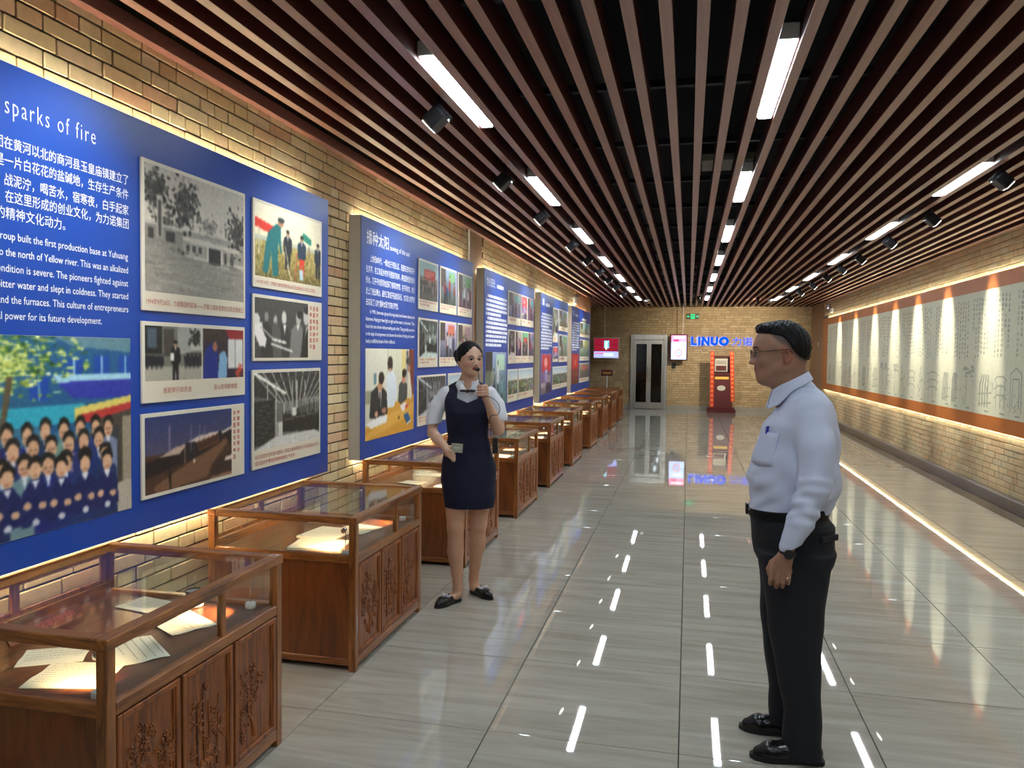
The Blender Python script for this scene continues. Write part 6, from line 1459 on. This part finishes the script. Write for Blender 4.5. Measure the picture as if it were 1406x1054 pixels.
    # loafers with a pale bow
    for c, an in (((-.046, .070), math.atan2(-.140, -.125)), ((.022, .250), math.atan2(-.135, .108))):
        L = .225; w = .80; G = Field(ax((-.22, .17, .0032)), ax((-.13, .30, .0032)), ax((-.002, .10, .0032))); shoe(G, c, an, L, w, .052)
        G.cut(lambda x, y, z: z-.010+0*x+0*y, (-.3, -.3, -.02), (.3, .4, .05), .002); ca, sa = math.cos(an), math.sin(an)
        G.cut(lambda x, y, z: .056-z+0*x+0*y, (-.3, -.3, .04), (.3, .4, .2), .002)
        sh = link('shoe', G.mesh('shoe'), M['leather'], root)
        Pn = lambda t, s, z: Vector((c[0]+ca*t*L-sa*s, c[1]+sa*t*L+ca*s, z)); prof = [(0, .016), (.12, .029), (.4, .027), (.68, .037), (.84, .034), (.95, .022), (1.0, .006)]
        out = prof+[(t, -q) for t, q in prof[::-1]]; m = MB(); b = m.bm; lo = [b.verts.new(Pn(t, q, 0)) for t, q in out]; hi = [b.verts.new(Pn(t, q, .013)) for t, q in out]; n = len(out); b.faces.new(lo[::-1]); b.faces.new(hi)
        for i in range(n): b.faces.new((lo[i], lo[(i+1) % n], hi[(i+1) % n], hi[i]))
        m.build('sole', M['sole'], sh)
        m = MB(); rot = Matrix.Rotation(an, 4, 'Z')
        for s in (-1, 1): m.ell(Pn(.56, s*.020, .060), (.016, .020, .009), 2, rot @ Matrix.Rotation(s*.5, 4, 'X'))
        m.ell(Pn(.56, 0, .065), (.012, .008, .008), 2, rot); m.build('shoe_bow', mat('pale_bow', H('c9c6cc'), .5) if 'pale_bow' not in bpy.data.materials else bpy.data.materials['pale_bow'], sh, True)
    W4 = Matrix.Translation((-1.36, 4.75, 0)) @ Matrix.Rotation(math.radians(14), 4, 'Z')
    def wthing(name, p, label, cat):
        q = W4 @ Vector(p); e = empty(name, q, label, cat, None, math.radians(14)); return e
    mouth = Vector(T_.inv((ch[0], ch[1]-.134*.96, ch[2]-.070*.96)))
    e = wthing('microphone', (.068, -.196, 1.40), 'small black foam-tipped microphone held to the woman\'s mouth, its lead looping down', 'microphone')
    o = Vector((.068, -.196, 1.40)); mv = mouth-o
    m = MB(); m.ell(mv, (.017, .014, .013), 3); m.build('foam_tip', M['black'], e, True)
    MB().tube([(0.004, 0, -.075), (.0, 0, 0), mv*.35+Vector((.006, -.006, 0)), mv*.7+Vector((.006, -.008, 0)), mv*.95], .0024, 6).build('stem', M['black'], e, True)
    MB().tube([(.004, .004, -.060), (.002, .0, -.03), (0, 0, .005)], .009, 8).build('grip', M['black'], e, True)
    cp = [(.004, .002, -.062), (.045, -.012, -.052), (.085, -.015, -.062), (.120, -.015, -.095), (.130, -.005, -.135), (.115, .01, -.165), (.085, .03, -.170), (.070, .06, -.20), (.078, .085, -.30), (.092, .07, -.345)]
    pts = []; P = [Vector(p) for p in cp]
    for i in range(len(P)-1):
        p0, p1, p2, p3 = P[max(i-1, 0)], P[i], P[i+1], P[min(i+2, len(P)-1)]
        for t in np.linspace(0, 1, 6)[:-1]: pts.append(.5*((2*p1)+(-p0+p2)*t+(2*p0-5*p1+4*p2-p3)*t*t+(-p0+3*p1-3*p2+p3)*t**3))
    MB().tube(pts+[P[-1]], .0022, 6).build('lead', M['black'], e, True)
    e = wthing('voice_amplifier', (.172, -.045, 1.035), 'small black amplifier box clipped at the woman\'s waist', 'amplifier')
    MB().box(-.018, .018, -.028, .028, -.055, .045, .006, seg=2).build('case', M['black'], e); MB().box(.0182, .020, -.02, .02, -.045, .01, .0005).build('silver_plate', M['steel'], e); MB().lathe([(.006, .045), (.006, .055)], n=10).build('knob', M['chrome'], e)
    e = wthing('card', (-.070, -.205, 1.033), 'pale grey card held in the woman\'s right hand', 'card')
    mt = Matrix.Rotation(math.radians(4), 4, 'Y'); MB().box(-.026, .044, -.001, .001, -.030, .026, .0005, mtx=mt).build('body', mat('card_grey', H('9d9f8c'), .5), e); m = MB(); m.box(-.012, .032, -.0016, -.001, -.004, .003, 0, mtx=mt); m.build('faint_line', M['panel_side'], e)
build_woman()
